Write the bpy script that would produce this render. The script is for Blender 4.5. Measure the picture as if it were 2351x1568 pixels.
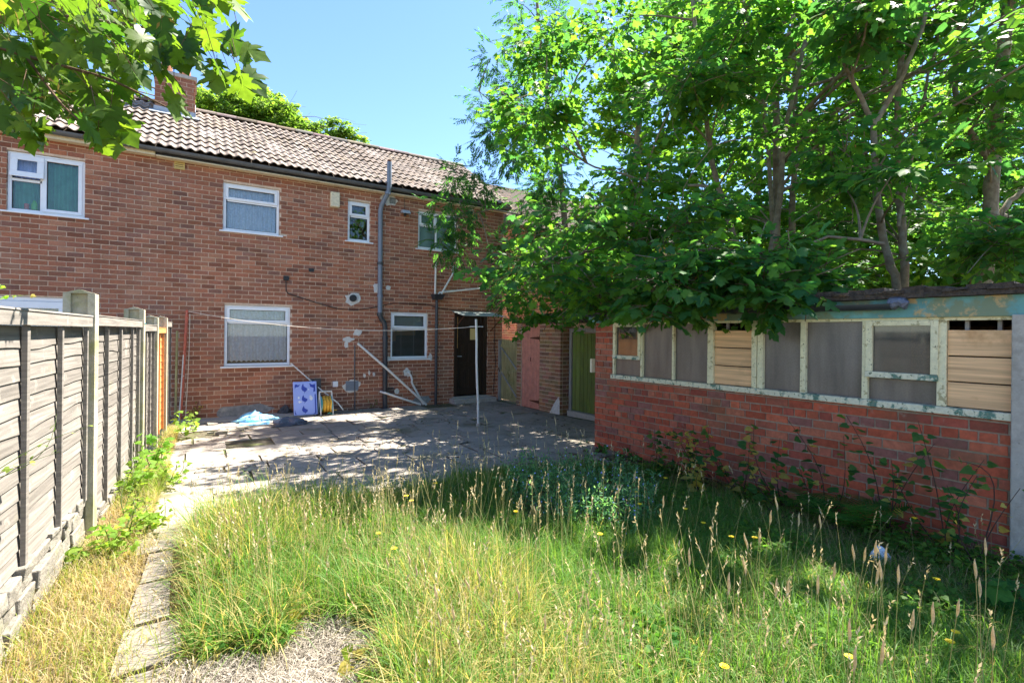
import bpy, math, random
import numpy as np
from mathutils import Vector, Matrix
random.seed(7); rng = np.random.default_rng(7)
R = math.radians
scene = bpy.context.scene
for o in list(bpy.data.objects): bpy.data.objects.remove(o)
col = scene.collection

# ------------------------------------------------------------------ camera
# world frame: x along the house wall, y into the house, z up
FX, ROLL, HOR = 1160.0, R(.6), 18.0
CAM = np.array([-.052, -10.938, 1.562])
FW = np.array([.5343, .8453, 0.]); RT = np.array([.8453, -.5343, 0.])
cam = bpy.data.cameras.new('camera'); camo = bpy.data.objects.new('camera', cam); col.objects.link(camo)
cam.sensor_width = 36; cam.lens = 36 * FX / 2351; cam.shift_y = -HOR / 2351; cam.clip_start = .05; cam.clip_end = 3000
m = Matrix.Translation(Vector(CAM)) @ Matrix.Rotation(-math.atan2(FW[0], FW[1]), 4, 'Z') @ Matrix.Rotation(R(90), 4, 'X') @ Matrix.Rotation(ROLL, 4, 'Z')
camo.matrix_world = m
scene.camera = camo

# ------------------------------------------------------------------ light
SUN_EL, SUN_AZ = R(57), R(5)          # azimuth measured from +x towards +y
sd = Vector((math.cos(SUN_EL) * math.cos(SUN_AZ), math.cos(SUN_EL) * math.sin(SUN_AZ), math.sin(SUN_EL)))
world = bpy.data.worlds.new('World'); scene.world = world; world.use_nodes = True
wn = world.node_tree.nodes; wl = world.node_tree.links
sky = wn.new('ShaderNodeTexSky'); sky.sky_type = 'NISHITA'; sky.sun_disc = False
sky.sun_elevation = SUN_EL; sky.sun_rotation = R(90) - SUN_AZ; sky.air_density = 1.0; sky.dust_density = .05; sky.ozone_density = 6.0
bg = wn['Background']; bg.inputs['Strength'].default_value = .078
wl.new(sky.outputs[0], bg.inputs['Color'])
sun = bpy.data.lights.new('sun', 'SUN'); sun.energy = 5.0; sun.angle = R(.5); sun.color = (1, .94, .84)
suno = bpy.data.objects.new('sun', sun); col.objects.link(suno)
suno.rotation_euler = sd.to_track_quat('Z', 'Y').to_euler(); suno.location = sd * 40
vs = scene.view_settings; vs.view_transform = 'Standard'; vs.look = 'None'; vs.gamma = 1; vs.use_curve_mapping = False
vs.exposure = 2.18
scene.cycles.max_bounces = 8; scene.cycles.transparent_max_bounces = 16; scene.cycles.diffuse_bounces = 4
scene.cycles.use_denoising = True

def at(px, py, d):
    """world point seen at a photo position (2351 px wide) at forward distance d"""
    u, v = px - 1175.5, py - 784
    a = u * math.cos(ROLL) + v * math.sin(ROLL); b = -u * math.sin(ROLL) + v * math.cos(ROLL)
    return CAM + d * (FW + RT * a / FX + np.array([0, 0, -(b + HOR) / FX]))
def gnd(px, py, z=0.):
    p = at(px, py, 1.) - CAM
    return CAM + p * ((z - CAM[2]) / p[2])
def gz(x, y):
    """height of the ground: level lawn, falling a little towards the house"""
    t = min(max((y + 6.2) / 3.5, 0), 1)
    return -.09 * t * t * (3 - 2 * t)

# ------------------------------------------------------------------ materials
MATS = {}
def mat(name, base=(.5, .5, .5), rough=.8, attr=False, rnd=None, nz=None, stains=(), bump=None, spec=.3, transl=None, metal=0, alpha=None, wave=None):
    """procedural material. attr: face colour attribute; rnd: ((c0),(c1)) object-random mix; nz: (scale, amount);
    stains: (scale, lo, hi, colour, detail); bump: (scale, strength, dist)"""
    m = bpy.data.materials.new(name); m.use_nodes = True; MATS[name] = m
    n, l = m.node_tree.nodes, m.node_tree.links
    b = n['Principled BSDF']; geo = n.new('ShaderNodeNewGeometry')
    pos = geo.outputs['Position']
    def mix(f, a, c, typ='MIX'):
        x = n.new('ShaderNodeMix'); x.data_type = 'RGBA'; x.blend_type = typ
        for s, v in ((0, f), (6, a), (7, c)):
            if hasattr(v, 'is_linked') or isinstance(v, bpy.types.NodeSocket): l.new(v, x.inputs[s])
            else: x.inputs[s].default_value = v if s == 0 else (*v[:3], 1)
        return x.outputs[2]
    def noise(scale, detail=4, rgh=.6):
        t = n.new('ShaderNodeTexNoise'); t.inputs['Scale'].default_value = scale; t.inputs['Detail'].default_value = detail; t.inputs['Roughness'].default_value = rgh
        l.new(pos, t.inputs['Vector']); return t.outputs['Fac']
    def ramp(f, lo, hi, a=0, c=1):
        x = n.new('ShaderNodeMapRange'); x.inputs[1].default_value = lo; x.inputs[2].default_value = hi; x.inputs[3].default_value = a; x.inputs[4].default_value = c
        l.new(f, x.inputs[0]); return x.outputs[0]
    if attr:
        a = n.new('ShaderNodeAttribute'); a.attribute_name = 'col'; c = a.outputs['Color']
    elif rnd:
        oi = n.new('ShaderNodeObjectInfo'); c = mix(oi.outputs['Random'], rnd[0], rnd[1])
    else:
        c = mix(0., base, base)
    if nz:
        f = ramp(noise(nz[0], 6), .3, .7, 1 - nz[1], 1 + nz[1])
        mul = n.new('ShaderNodeVectorMath'); mul.operation = 'SCALE'; l.new(c, mul.inputs[0]); l.new(f, mul.inputs[3]); c = mul.outputs[0]
    if wave:      # wood grain: stretched noise (axis scales, amount)
        mp = n.new('ShaderNodeMapping'); mp.inputs['Scale'].default_value = wave[0]; l.new(pos, mp.inputs[0])
        t = n.new('ShaderNodeTexNoise'); t.inputs['Scale'].default_value = 1; t.inputs['Detail'].default_value = 6; l.new(mp.outputs[0], t.inputs['Vector'])
        f = ramp(t.outputs['Fac'], .3, .7, 1 - wave[1], 1 + wave[1] * .7)
        mul = n.new('ShaderNodeVectorMath'); mul.operation = 'SCALE'; l.new(c, mul.inputs[0]); l.new(f, mul.inputs[3]); c = mul.outputs[0]
    for st in stains:
        c = mix(ramp(noise(st[0], st[4] if len(st) > 4 else 6, .65), st[1], st[2]), c, st[3])
    l.new(c, b.inputs['Base Color'])
    b.inputs['Roughness'].default_value = rough; b.inputs['Specular IOR Level'].default_value = spec; b.inputs['Metallic'].default_value = metal
    if bump:
        bp = n.new('ShaderNodeBump'); bp.inputs['Strength'].default_value = bump[1]; bp.inputs['Distance'].default_value = bump[2] if len(bump) > 2 else .01
        l.new(noise(bump[0], 8), bp.inputs['Height']); l.new(bp.outputs[0], b.inputs['Normal'])
    out = n['Material Output']; sh = b.outputs[0]
    if transl:
        t = n.new('ShaderNodeBsdfTranslucent')
        tc = n.new('ShaderNodeMix'); tc.data_type = 'RGBA'; tc.blend_type = 'MULTIPLY'; tc.inputs[0].default_value = 1
        l.new(c, tc.inputs[6]); tc.inputs[7].default_value = (*transl[1], 1); l.new(tc.outputs[2], t.inputs['Color'])
        mx = n.new('ShaderNodeMixShader'); mx.inputs[0].default_value = transl[0]
        l.new(sh, mx.inputs[1]); l.new(t.outputs[0], mx.inputs[2]); sh = mx.outputs[0]
    if alpha:     # (noise scale, lo, hi): lace-like openings
        t = n.new('ShaderNodeBsdfTransparent'); mx = n.new('ShaderNodeMixShader')
        l.new(ramp(noise(alpha[0], 3), alpha[1], alpha[2], alpha[3], alpha[4]), mx.inputs[0]); l.new(t.outputs[0], mx.inputs[1]); l.new(sh, mx.inputs[2]); sh = mx.outputs[0]
    l.new(sh, out.inputs[0])
    return m
def glass(name, tint=(1, 1, 1), rough=0., body=None, fac=.5, bump=None):
    m = bpy.data.materials.new(name); m.use_nodes = True; n, l = m.node_tree.nodes, m.node_tree.links
    n.remove(n['Principled BSDF'])
    t = n.new('ShaderNodeBsdfTransparent'); t.inputs[0].default_value = (*tint, 1); sh = t.outputs[0]
    if body:
        d = n.new('ShaderNodeBsdfDiffuse'); mp = n.new('ShaderNodeMapping'); mp.inputs['Scale'].default_value = (5, 9, 1.6); gq = n.new('ShaderNodeNewGeometry'); l.new(gq.outputs['Position'], mp.inputs[0])
        nq = n.new('ShaderNodeTexNoise'); nq.inputs['Scale'].default_value = 1.; nq.inputs['Detail'].default_value = 5; l.new(mp.outputs[0], nq.inputs['Vector']); mq = n.new('ShaderNodeMix'); mq.data_type = 'RGBA'; mrq = n.new('ShaderNodeMapRange'); mrq.inputs[1].default_value = .3; mrq.inputs[2].default_value = .7; l.new(nq.outputs[0], mrq.inputs[0]); l.new(mrq.outputs[0], mq.inputs[0])
        mq.inputs[6].default_value = (*[c * .72 for c in body], 1); mq.inputs[7].default_value = (*[c * 1.4 for c in body], 1); l.new(mq.outputs[2], d.inputs[0])
        no = n.new('ShaderNodeTexNoise'); no.inputs['Scale'].default_value = 90; no.inputs['Detail'].default_value = 3
        g0 = n.new('ShaderNodeNewGeometry'); l.new(g0.outputs['Position'], no.inputs['Vector'])
        mr = n.new('ShaderNodeMapRange'); mr.inputs[1].default_value = .3; mr.inputs[2].default_value = .7; mr.inputs[3].default_value = fac - .12; mr.inputs[4].default_value = min(1, fac + .12); l.new(no.outputs[0], mr.inputs[0])
        mx = n.new('ShaderNodeMixShader'); l.new(mr.outputs[0], mx.inputs[0]); l.new(sh, mx.inputs[1]); l.new(d.outputs[0], mx.inputs[2]); sh = mx.outputs[0]
    g = n.new('ShaderNodeBsdfGlossy'); g.inputs['Roughness'].default_value = rough
    fr = n.new('ShaderNodeFresnel'); fr.inputs[0].default_value = 1.6
    if bump:
        bp = n.new('ShaderNodeBump'); bp.inputs['Strength'].default_value = bump[1]; bp.inputs['Distance'].default_value = .004
        no2 = n.new('ShaderNodeTexNoise'); no2.inputs['Scale'].default_value = bump[0]; g1 = n.new('ShaderNodeNewGeometry'); l.new(g1.outputs['Position'], no2.inputs['Vector'])
        l.new(no2.outputs[0], bp.inputs['Height']); l.new(bp.outputs[0], g.inputs['Normal'])
    mx = n.new('ShaderNodeMixShader'); l.new(fr.outputs[0], mx.inputs[0]); l.new(sh, mx.inputs[1]); l.new(g.outputs[0], mx.inputs[2])
    l.new(mx.outputs[0], n['Material Output'].inputs[0]); MATS[name] = m; return m

mat('brick', attr=True, rough=.85, nz=(38, .22), stains=((6, .62, .78, (.20, .13, .10)), (.55, .42, 1.0, (.16, .085, .065)), (1.7, .50, 1.1, (.45, .27, .19))), bump=(120, .5, .004), spec=.2)
mat('mortar', (.66, .50, .37), .95, nz=(30, .2), stains=((2.5, .5, .75, (.42, .32, .25)),), bump=(150, .5, .004))
mat('red_brick', attr=True, rough=.85, nz=(25, .25), stains=((3, .54, .80, (.17, .075, .052)), (9, .62, .76, (.33, .25, .20)), (1.1, .55, .80, (.13, .10, .055))), bump=(110, .6, .005), spec=.25)
mat('red_mortar', (.33, .26, .20), .95, nz=(30, .25), stains=((2, .48, .75, (.17, .16, .08)),), bump=(150, .5, .004))
mat('tile', attr=True, rough=.9, nz=(22, .25), stains=((2.2, .55, .75, (.20, .15, .09)), (14, .62, .70, (.42, .40, .32)), (5, .64, .70, (.17, .14, .05)), (30, .66, .70, (.10, .085, .06))), bump=(90, .5, .006), spec=.2)
mat('white_upvc', (.80, .82, .85), .35, nz=(8, .04), spec=.45)
mat('cream_paint', (.70, .62, .44), .7, nz=(25, .15), stains=((16, .62, .72, (.25, .18, .1)),), bump=(60, .3))
mat('near_black', (.03, .03, .032), .5, nz=(12, .3))
mat('grey_plastic', (.16, .19, .24), .42, nz=(7, .12), spec=.5)
mat('dark_plastic', (.035, .04, .05), .4, nz=(7, .2), spec=.5)
mat('gutter_grey', (.10, .11, .12), .45, nz=(6, .25), stains=((14, .6, .75, (.2, .19, .16)),), spec=.5)
mat('white_plastic', (.72, .70, .66), .4, nz=(15, .1), stains=((22, .62, .75, (.4, .35, .26)),), spec=.45)
mat('concrete', (.40, .37, .33), .92, nz=(18, .16), stains=((5, .55, .75, (.25, .23, .19)), (30, .64, .72, (.16, .15, .12))), bump=(80, .5))
mat('slab', attr=True, rough=.92, nz=(9, .12), stains=((3.2, .50, .74, (.18, .165, .14)), (11, .58, .66, (.31, .285, .24)), (45, .64, .70, (.08, .07, .055)), (1.3, .55, .72, (.11, .105, .045)), (5.5, .60, .68, (.15, .11, .075)), (26, .68, .72, (.36, .34, .30))), bump=(60, .5, .008))
mat('joint', (.10, .085, .06), 1, nz=(15, .4), stains=((4, .5, .65, (.09, .11, .03)),), bump=(50, .8, .02))
mat('soil', (.13, .095, .06), 1, nz=(9, .4), stains=((5, .5, .68, (.30, .23, .13)),), bump=(40, 1, .03))
mat('lead', (.35, .38, .42), .5, nz=(14, .2), metal=.3)
mat('post_concrete', (.42, .38, .28), .92, nz=(25, .2), stains=((4, .5, .68, (.30, .29, .14)), (45, .62, .7, (.25, .22, .17))), bump=(70, .6, .008))
mat('fence_wood', attr=True, rough=.9, wave=((5, 2.2, 60), .34), stains=((5, .60, .78, (.46, .42, .36)), (42, .70, .73, (.10, .085, .07)), (2.2, .60, .85, (.22, .21, .13)), (9, .62, .72, (.17, .15, .13))), bump=(45, .3, .006), spec=.15)
mat('orange_wood', (.60, .27, .09), .8, wave=((5, 3, 50), .25))
mat('door_dark', (.035, .022, .014), .45, wave=((60, 60, 3), .3), spec=.4)
mat('pink_paint', (.62, .25, .18), .8, nz=(10, .16), stains=((18, .64, .74, (.30, .13, .09)),), wave=((30, 30, 2), .08))
mat('green_wood', attr=True, rough=.9, wave=((40, 40, 2), .35), stains=((3, .5, .75, (.16, .22, .03)),), bump=(50, .4))
mat('gate_wood', (.38, .32, .15), .9, wave=((40, 30, 2.5), .35), stains=((3, .55, .75, (.16, .17, .05)),))
mat('grey_wood', (.30, .28, .26), .9, wave=((30, 30, 3), .3))
mat('rust', (.10, .035, .02), .9, nz=(40, .4))
mat('flaky_paint', (.74, .67, .44), .75, nz=(30, .12), stains=((17, .58, .63, (.42, .36, .20)), (5, .70, .73, (.12, .24, .18)), (48, .63, .66, (.07, .065, .045))), bump=(60, .8, .006))
mat('sill_paint', (.66, .62, .46), .75, nz=(30, .15), stains=((7, .52, .58, (.10, .20, .16)), (34, .58, .64, (.06, .10, .05)), (7, .60, .68, (.30, .27, .18))), bump=(60, .8, .006))
mat('teal_paint', (.13, .31, .31), .6, nz=(9, .2), stains=((2.6, .50, .58, (.18, .23, .15)), (4.2, .56, .61, (.46, .33, .16)), (40, .68, .72, (.04, .06, .05))), bump=(30, .5, .006))
mat('board', (.76, .46, .24), .6, wave=((10, 1.6, 46), .34), stains=((3.5, .60, .76, (.52, .28, .12)), (38, .72, .75, (.15, .07, .03)), (2.1, .60, .85, (.40, .26, .14))), spec=.3)
mat('felt', (.07, .055, .045), 1, nz=(25, .5), stains=((7, .55, .65, (.16, .10, .06)), (5, .62, .7, (.05, .08, .02))), bump=(30, 1, .03))
mat('bark', (.19, .15, .105), .95, nz=(14, .35), stains=((6, .5, .7, (.26, .25, .20)), (3.5, .62, .75, (.10, .12, .05))), bump=(35, .8, .01))
mat('twig', (.12, .075, .045), .9, nz=(20, .3))
mat('stem_dark', (.05, .03, .025), .8, nz=(20, .3))
LT = (.56, (2.3, 2.2, 1.0))
mat('leaf', attr=True, rough=.5, nz=(30, .15), spec=.12, transl=LT)
mat('maple_leaf', rnd=((.030, .085, .014), (.11, .18, .020)), rough=.45, nz=(25, .2), spec=.3, transl=(.5, (2.4, 2.3, .9)))
mat('sycamore_leaf', rnd=((.032, .13, .055), (.09, .21, .05)), rough=.5, nz=(25, .2), spec=.25, transl=LT)
mat('grass', attr=True, rough=.55, nz=(25, .15), spec=.3, transl=(.45, (1.9, 1.8, 1.0)))
mat('dry', attr=True, rough=.9, nz=(40, .2), transl=(.25, (1.2, 1.1, .9)))
mat('seed_head', (.60, .49, .30), .9, nz=(60, .3), transl=(.3, (1.2, 1.1, .9)))
mat('petal', (.80, .58, .02), .6)
mat('blue_petal', (.36, .42, .80), .6)
mat('lace', (.78, .85, .98), .8, alpha=(26, .42, .58, .86, 1.0), transl=(.25, (1, 1, 1)))
mat('green_cloth', (.10, .42, .26), .8, nz=(6, .15), transl=(.3, (1, 1.1, 1)))
mat('blue_cloth', (.45, .55, .85), .8, nz=(6, .1))
mat('blind', (.75, .74, .70), .5)
mat('cupboard', (.55, .33, .10), .6, nz=(5, .1))
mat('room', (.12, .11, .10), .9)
mat('blue_bag', (.24, .54, .78), .38, nz=(8, .12), stains=((9, .58, .64, (.03, .08, .32)), (14, .66, .72, (.75, .8, .85))), bump=(18, .6, .02), spec=.5)
mat('dark_bag', (.09, .10, .14), .3, nz=(9, .4), stains=((13, .6, .7, (.35, .37, .42)),), bump=(25, .8, .02), spec=.6)
mat('blue_board', (.36, .45, .88), .4, nz=(5, .05), spec=.45)
mat('navy_print', (.045, .075, .42), .45)
mat('white_print', (.80, .84, .92), .5)
mat('teal_plastic', (.02, .30, .36), .35, spec=.5)
mat('yellow_hose', (.72, .42, .05), .45, spec=.4)
mat('green_hose', (.10, .45, .32), .45, spec=.4)
mat('white_metal', (.66, .65, .62), .55, nz=(20, .1), stains=((40, .64, .70, (.25, .09, .05)),))
mat('red_metal', (.52, .13, .08), .6, nz=(15, .15), stains=((24, .6, .68, (.72, .55, .45)),))
mat('rope', (.72, .64, .52), .9)
mat('patch', (.62, .60, .56), .95, nz=(20, .15), stains=((12, .58, .7, (.40, .36, .32)),), bump=(50, .8, .01))
mat('grey_render', (.26, .25, .24), .95, nz=(12, .25), stains=((7, .5, .65, (.40, .37, .33)),), bump=(50, .6, .008))
mat('bin_grey', (.06, .06, .065), .5, nz=(20, .4))
mat('yellow_vent', (.66, .52, .20), .6)
mat('metal_grey', (.38, .40, .43), .4, nz=(10, .1), spec=.5)
mat('canopy_sheet', (.33, .36, .34), .6, nz=(8, .15), stains=((10, .6, .75, (.2, .2, .15)),))
mat('stone', (.22, .20, .17), .95, nz=(14, .25), stains=((6, .55, .7, (.20, .20, .12)),), bump=(30, .8, .02))
mat('paper', (.75, .60, .25), .7)
mat('bottle_green', (.10, .50, .04), .3, spec=.5)
mat('litter', (.62, .68, .75), .5, nz=(30, .3), bump=(40, 1, .02))
glass('pane', (.93, .96, .97))
glass('frosted', (.5, .5, .5), .28, body=(.155, .125, .105), fac=.88, bump=(160, .35))
glass('dirty_pane', (.7, .7, .68), .05, body=(.15, .14, .12), fac=.45)
glass('obscure_pane', (.6, .75, .7), .15, body=(.16, .26, .24), fac=.75, bump=(120, .3))

# ------------------------------------------------------------------ object helpers
WL = {}
def link(o, loc, parent=None):
    col.objects.link(o)
    loc = Vector(loc); WL[o.name] = loc
    if parent is not None:
        o.parent = parent; o.location = loc - WL[parent.name]
    else: o.location = loc
    return o
def tag(o, label=None, cat=None, group=None, kind=None):
    if label: o['label'] = label
    if cat: o['category'] = cat
    if group: o['group'] = group
    if kind: o['kind'] = kind
    return o
def thing(name, loc, label, cat, group=None):
    o = bpy.data.objects.new(name, None); o.empty_display_size = .1; link(o, loc); return tag(o, label, cat, group)

def npmesh(name, V, F, C=None, smooth=False):
    """fast mesh from numpy arrays; F is (n,3) or (n,4); C per-face colours"""
    me = bpy.data.meshes.new(name)
    V = np.asarray(V, np.float32); F = np.asarray(F, np.int32); k = F.shape[1]
    me.vertices.add(len(V)); me.vertices.foreach_set('co', V.ravel())
    me.loops.add(F.size); me.loops.foreach_set('vertex_index', F.ravel())
    me.polygons.add(len(F)); me.polygons.foreach_set('loop_start', np.arange(0, F.size, k, dtype=np.int32))
    me.update(calc_edges=True)
    if smooth: me.polygons.foreach_set('use_smooth', np.ones(len(F), bool))
    if C is not None:
        a = me.attributes.new('col', 'FLOAT_COLOR', 'FACE'); c = np.ones((len(F), 4), np.float32); c[:, :3] = C; a.data.foreach_set('color', c.ravel())
    return me

class MB:
    def __init__(s): s.v = []; s.f = []; s.c = []; s.cc = None
    def add(s, V, F, c=None):
        k = len(s.v); s.v += [tuple(map(float, p)) for p in V]; s.f += [tuple(i + k for i in f) for f in F]
        s.c += [tuple(c) if c is not None else (.5, .5, .5)] * len(F); return s
    def box(s, x0, x1, y0, y1, z0, z1, c=None, jit=0):
        V = [(x, y, z) for x in (x0, x1) for y in (y0, y1) for z in (z0, z1)]
        if jit: V = [tuple(q + random.uniform(-jit, jit) for q in p) for p in V]
        return s.add(V, [(0, 1, 3, 2), (4, 6, 7, 5), (0, 4, 5, 1), (2, 3, 7, 6), (0, 2, 6, 4), (1, 5, 7, 3)], c)
    def obox(s, o, ax, ay, az, c=None):
        """box spanned by three edge vectors from corner o"""
        o, ax, ay, az = map(np.array, (o, ax, ay, az))
        V = [o + ax * i + ay * j + az * k for i in (0, 1) for j in (0, 1) for k in (0, 1)]
        F = [(0, 1, 3, 2), (4, 6, 7, 5), (0, 4, 5, 1), (2, 3, 7, 6), (0, 2, 6, 4), (1, 5, 7, 3)]
        if np.dot(np.cross(ax, ay), az) < 0: F = [f[::-1] for f in F]
        return s.add(V, F, c)
    def tube(s, pts, rad, n=8, c=None, cap=True):
        P = [np.array(p, float) for p in pts]; m = len(P)
        r = rad if hasattr(rad, '__len__') else [rad] * m
        V = []; ref = None
        for i, p in enumerate(P):
            t = P[min(i + 1, m - 1)] - P[max(i - 1, 0)]; t = t / (np.linalg.norm(t) + 1e-9)
            if ref is None:
                ref = np.array([0, 0, 1.]) if abs(t[2]) < .9 else np.array([1., 0, 0])
            a = ref - t * (ref @ t); a /= np.linalg.norm(a) + 1e-9; ref = a; b = np.cross(t, a)
            V += [p + r[i] * (a * math.cos(2 * math.pi * k / n) + b * math.sin(2 * math.pi * k / n)) for k in range(n)]
        F = [(i * n + k, i * n + (k + 1) % n, (i + 1) * n + (k + 1) % n, (i + 1) * n + k) for i in range(m - 1) for k in range(n)]
        if cap: F += [tuple(range(n))[::-1], tuple((m - 1) * n + k for k in range(n))]
        return s.add(V, F, c)
    def prism(s, outline, ext, c=None):
        """planar outline (3d points) extruded by vector ext"""
        n = len(outline); e = np.array(ext); A = [np.array(p, float) for p in outline]
        return s.add(A + [p + e for p in A], [tuple(range(n))[::-1], tuple(range(n, 2 * n))] + [(i, (i + 1) % n, n + (i + 1) % n, n + i) for i in range(n)], c)
    def build(s, name, material, parent=None, smooth=False, label=None, cat=None, group=None, kind=None, loc=None, bevel=0):
        V = np.array(s.v)
        if loc is None: loc = [(V[:, 0].min() + V[:, 0].max()) / 2, (V[:, 1].min() + V[:, 1].max()) / 2, V[:, 2].min()]
        V = V - np.array(loc)
        me = bpy.data.meshes.new(name); me.from_pydata(V.tolist(), [], s.f); me.update()
        a = me.attributes.new('col', 'FLOAT_COLOR', 'FACE'); a.data.foreach_set('color', np.array([(*c, 1) for c in s.c], np.float32).ravel())
        if smooth: me.polygons.foreach_set('use_smooth', np.ones(len(me.polygons), bool))
        me.materials.append(MATS[material])
        o = bpy.data.objects.new(name, me); link(o, loc, parent)
        if bevel:
            bv = o.modifiers.new('bevel', 'BEVEL'); bv.width = bevel; bv.segments = 2; bv.limit_method = 'ANGLE'
        if smooth:
            es = o.modifiers.new('edges', 'EDGE_SPLIT'); es.split_angle = R(50)
        return tag(o, label, cat, group, kind)
def obj(name, me, material, parent=None, loc=(0, 0, 0), **kw):
    me.materials.append(MATS[material]); o = bpy.data.objects.new(name, me); link(o, loc, parent); return tag(o, **kw)

def pieces(name, rest, items, material, parent, limit=290):
    """items: (sort_key, MB). The ones with the smallest key become objects of their own, the others one 'stuff' part"""
    items = sorted(items, key=lambda t: t[0])
    for _, b in items[:limit]: b.build(name, material, parent)
    if len(items) > limit:
        big = MB()
        for _, b in items[limit:]:
            k = len(big.v); big.v += b.v; big.f += [tuple(i + k for i in f) for f in b.f]; big.c += b.c
        big.build(rest, material, parent, kind='stuff')
def cdist(x, y, z): return math.dist((x, y, z), CAM)

# ------------------------------------------------------------------ the ground
xs = np.concatenate([[-160, -60, -20, -8], np.linspace(-4, 12, 65), [16, 24, 60, 160]])
ys = np.concatenate([[-160, -60, -24], np.linspace(-14, 8, 89), [14, 30, 60, 160]])
X, Y = np.meshgrid(xs, ys, indexing='ij')
Z = np.vectorize(gz)(X, Y) - .035 + (np.abs(X) < 13) * rng.normal(0, .006, X.shape)
nx, ny = X.shape
idx = np.arange(nx * ny).reshape(nx, ny)
F = np.stack([idx[:-1, :-1].ravel(), idx[1:, :-1].ravel(), idx[1:, 1:].ravel(), idx[:-1, 1:].ravel()], 1)
obj('ground', npmesh('ground', np.stack([X.ravel(), Y.ravel(), Z.ravel()], 1), F, smooth=True), 'soil', kind='structure')

def lawn_edge(x):        # y of the lawn's far edge (patio begins beyond)
    return np.interp(x, [-.9, 0, .6, 1.4, 2.1, 3.0, 3.6, 4.5, 6], [-6.3, -6.35, -6.4, -6.45, -6.25, -6.1, -6.2, -6.6, -6.9])
# patio: a mortar bed sheet and single slabs
bed = MB()
for i in range(26):
    x0 = -.42 + i * .27; x1 = x0 + .27
    e0, e1 = float(lawn_edge(x0)) - .1, float(lawn_edge(x1)) - .1
    yy = [0, .2, .4, .6, .8, 1]
    for a, b in zip(yy[:-1], yy[1:]):
        q = [(x0, e0 * (1 - a) - .002 * a), (x1, e1 * (1 - a) - .002 * a), (x1, e1 * (1 - b) - .002 * b), (x0, e0 * (1 - b) - .002 * b)]
        bed.add([(x, y, gz(x, y) - .018) for x, y in q], [(0, 1, 2, 3)])
patio = bed.build('patio', 'joint', kind='structure')
sl = []
yr = -.02; row = 0
while yr > -6.9:
    h = random.choice([.46, .6, .6, .75]); x = -.36 - random.uniform(0, .3)
    while x < 6.4:
        w = random.choice([.46, .6, .75, .9]); a, b = x + .011, x + w - .011
        c0, c1 = yr - .011, yr - h + .011
        cx, cy = (a + b) / 2, (c0 + c1) / 2
        if cy > lawn_edge(cx) - .05 and not (cx > 4.75 and cy < -5.4):
            a = max(a, -.40); b = min(b, 6.3)
            if b - a > .1 and random.random() > .035:
                g = random.uniform(.24, .30) * (1.05 if cx < 1.6 else .95); c = (g * 1.13, g * .98, g * .84)
                j = lambda s: random.uniform(-s, s)
                tilt = [random.uniform(-.004, .006) for _ in range(4)]
                P = [(a + j(.012), c1 + j(.012)), (b + j(.012), c1 + j(.012)), (b + j(.012), c0 + j(.012)), (a + j(.012), c0 + j(.012))]
                if random.random() < .25 and cx > 1.6:     # broken corner
                    k = random.randrange(4); p0, p1, p2 = P[k - 1], P[k], P[(k + 1) % 4]; t = random.uniform(.15, .45)
                    q1 = (p1[0] + (p0[0] - p1[0]) * t, p1[1] + (p0[1] - p1[1]) * t); q2 = (p1[0] + (p2[0] - p1[0]) * t, p1[1] + (p2[1] - p1[1]) * t)
                    P = P[:k] + [q1, q2] + P[k + 1:]
                z0 = gz(cx, cy)
                sl.append((cdist(cx, cy, 0), MB().prism([(px, py, z0 - .035 + tilt[i % 4] * .5 + .02) for i, (px, py) in enumerate(P)], (0, 0, .012 + random.uniform(0, .005)), c)))
        x += w
    yr -= h; row += 1
pieces('slab', 'far_slabs', sl, 'slab', patio)
# garden path: one row of old slabs towards the camera
pb = MB()
ps = []
y = -6.05
pb.box(-.47, -.02, -10.6, -6.35, -.05, -.022)
path = pb.build('path', 'soil', kind='structure')
while y > -10.5:
    L = random.uniform(.42, .56); g = random.uniform(.155, .195)
    off = -.02 * (y + 6)
    x0, x1 = -.35 + random.uniform(-.04, .04), -.10 + random.uniform(-.05, .03)
    z = -.025 + random.uniform(0, .008)
    ps.append((0, MB().prism([(x0, y - L, z), (x1, y - L + .02, z), (x1 - .01, y - .02, z + .004), (x0 + .02, y - .02, z + .004)], (0, 0, .02), (g * 1.14, g, g * .86))))
    y -= L + .015
pieces('slab', 'far_slabs', ps, 'slab', path)
# ledge of old concrete along the foot of the wall
lb = MB()
for i in range(14):
    x0 = -.35 + i * .17
    lb.prism([(x0, -.40 + random.uniform(-.02, .02), -.11), (x0 + .168, -.40 + random.uniform(-.02, .02), -.11), (x0 + .168, -.02, -.11), (x0, -.02, -.11)], (0, 0, .055 + random.uniform(-.006, .01)))
lb.build('concrete_ledge', 'concrete', kind='structure')

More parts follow.
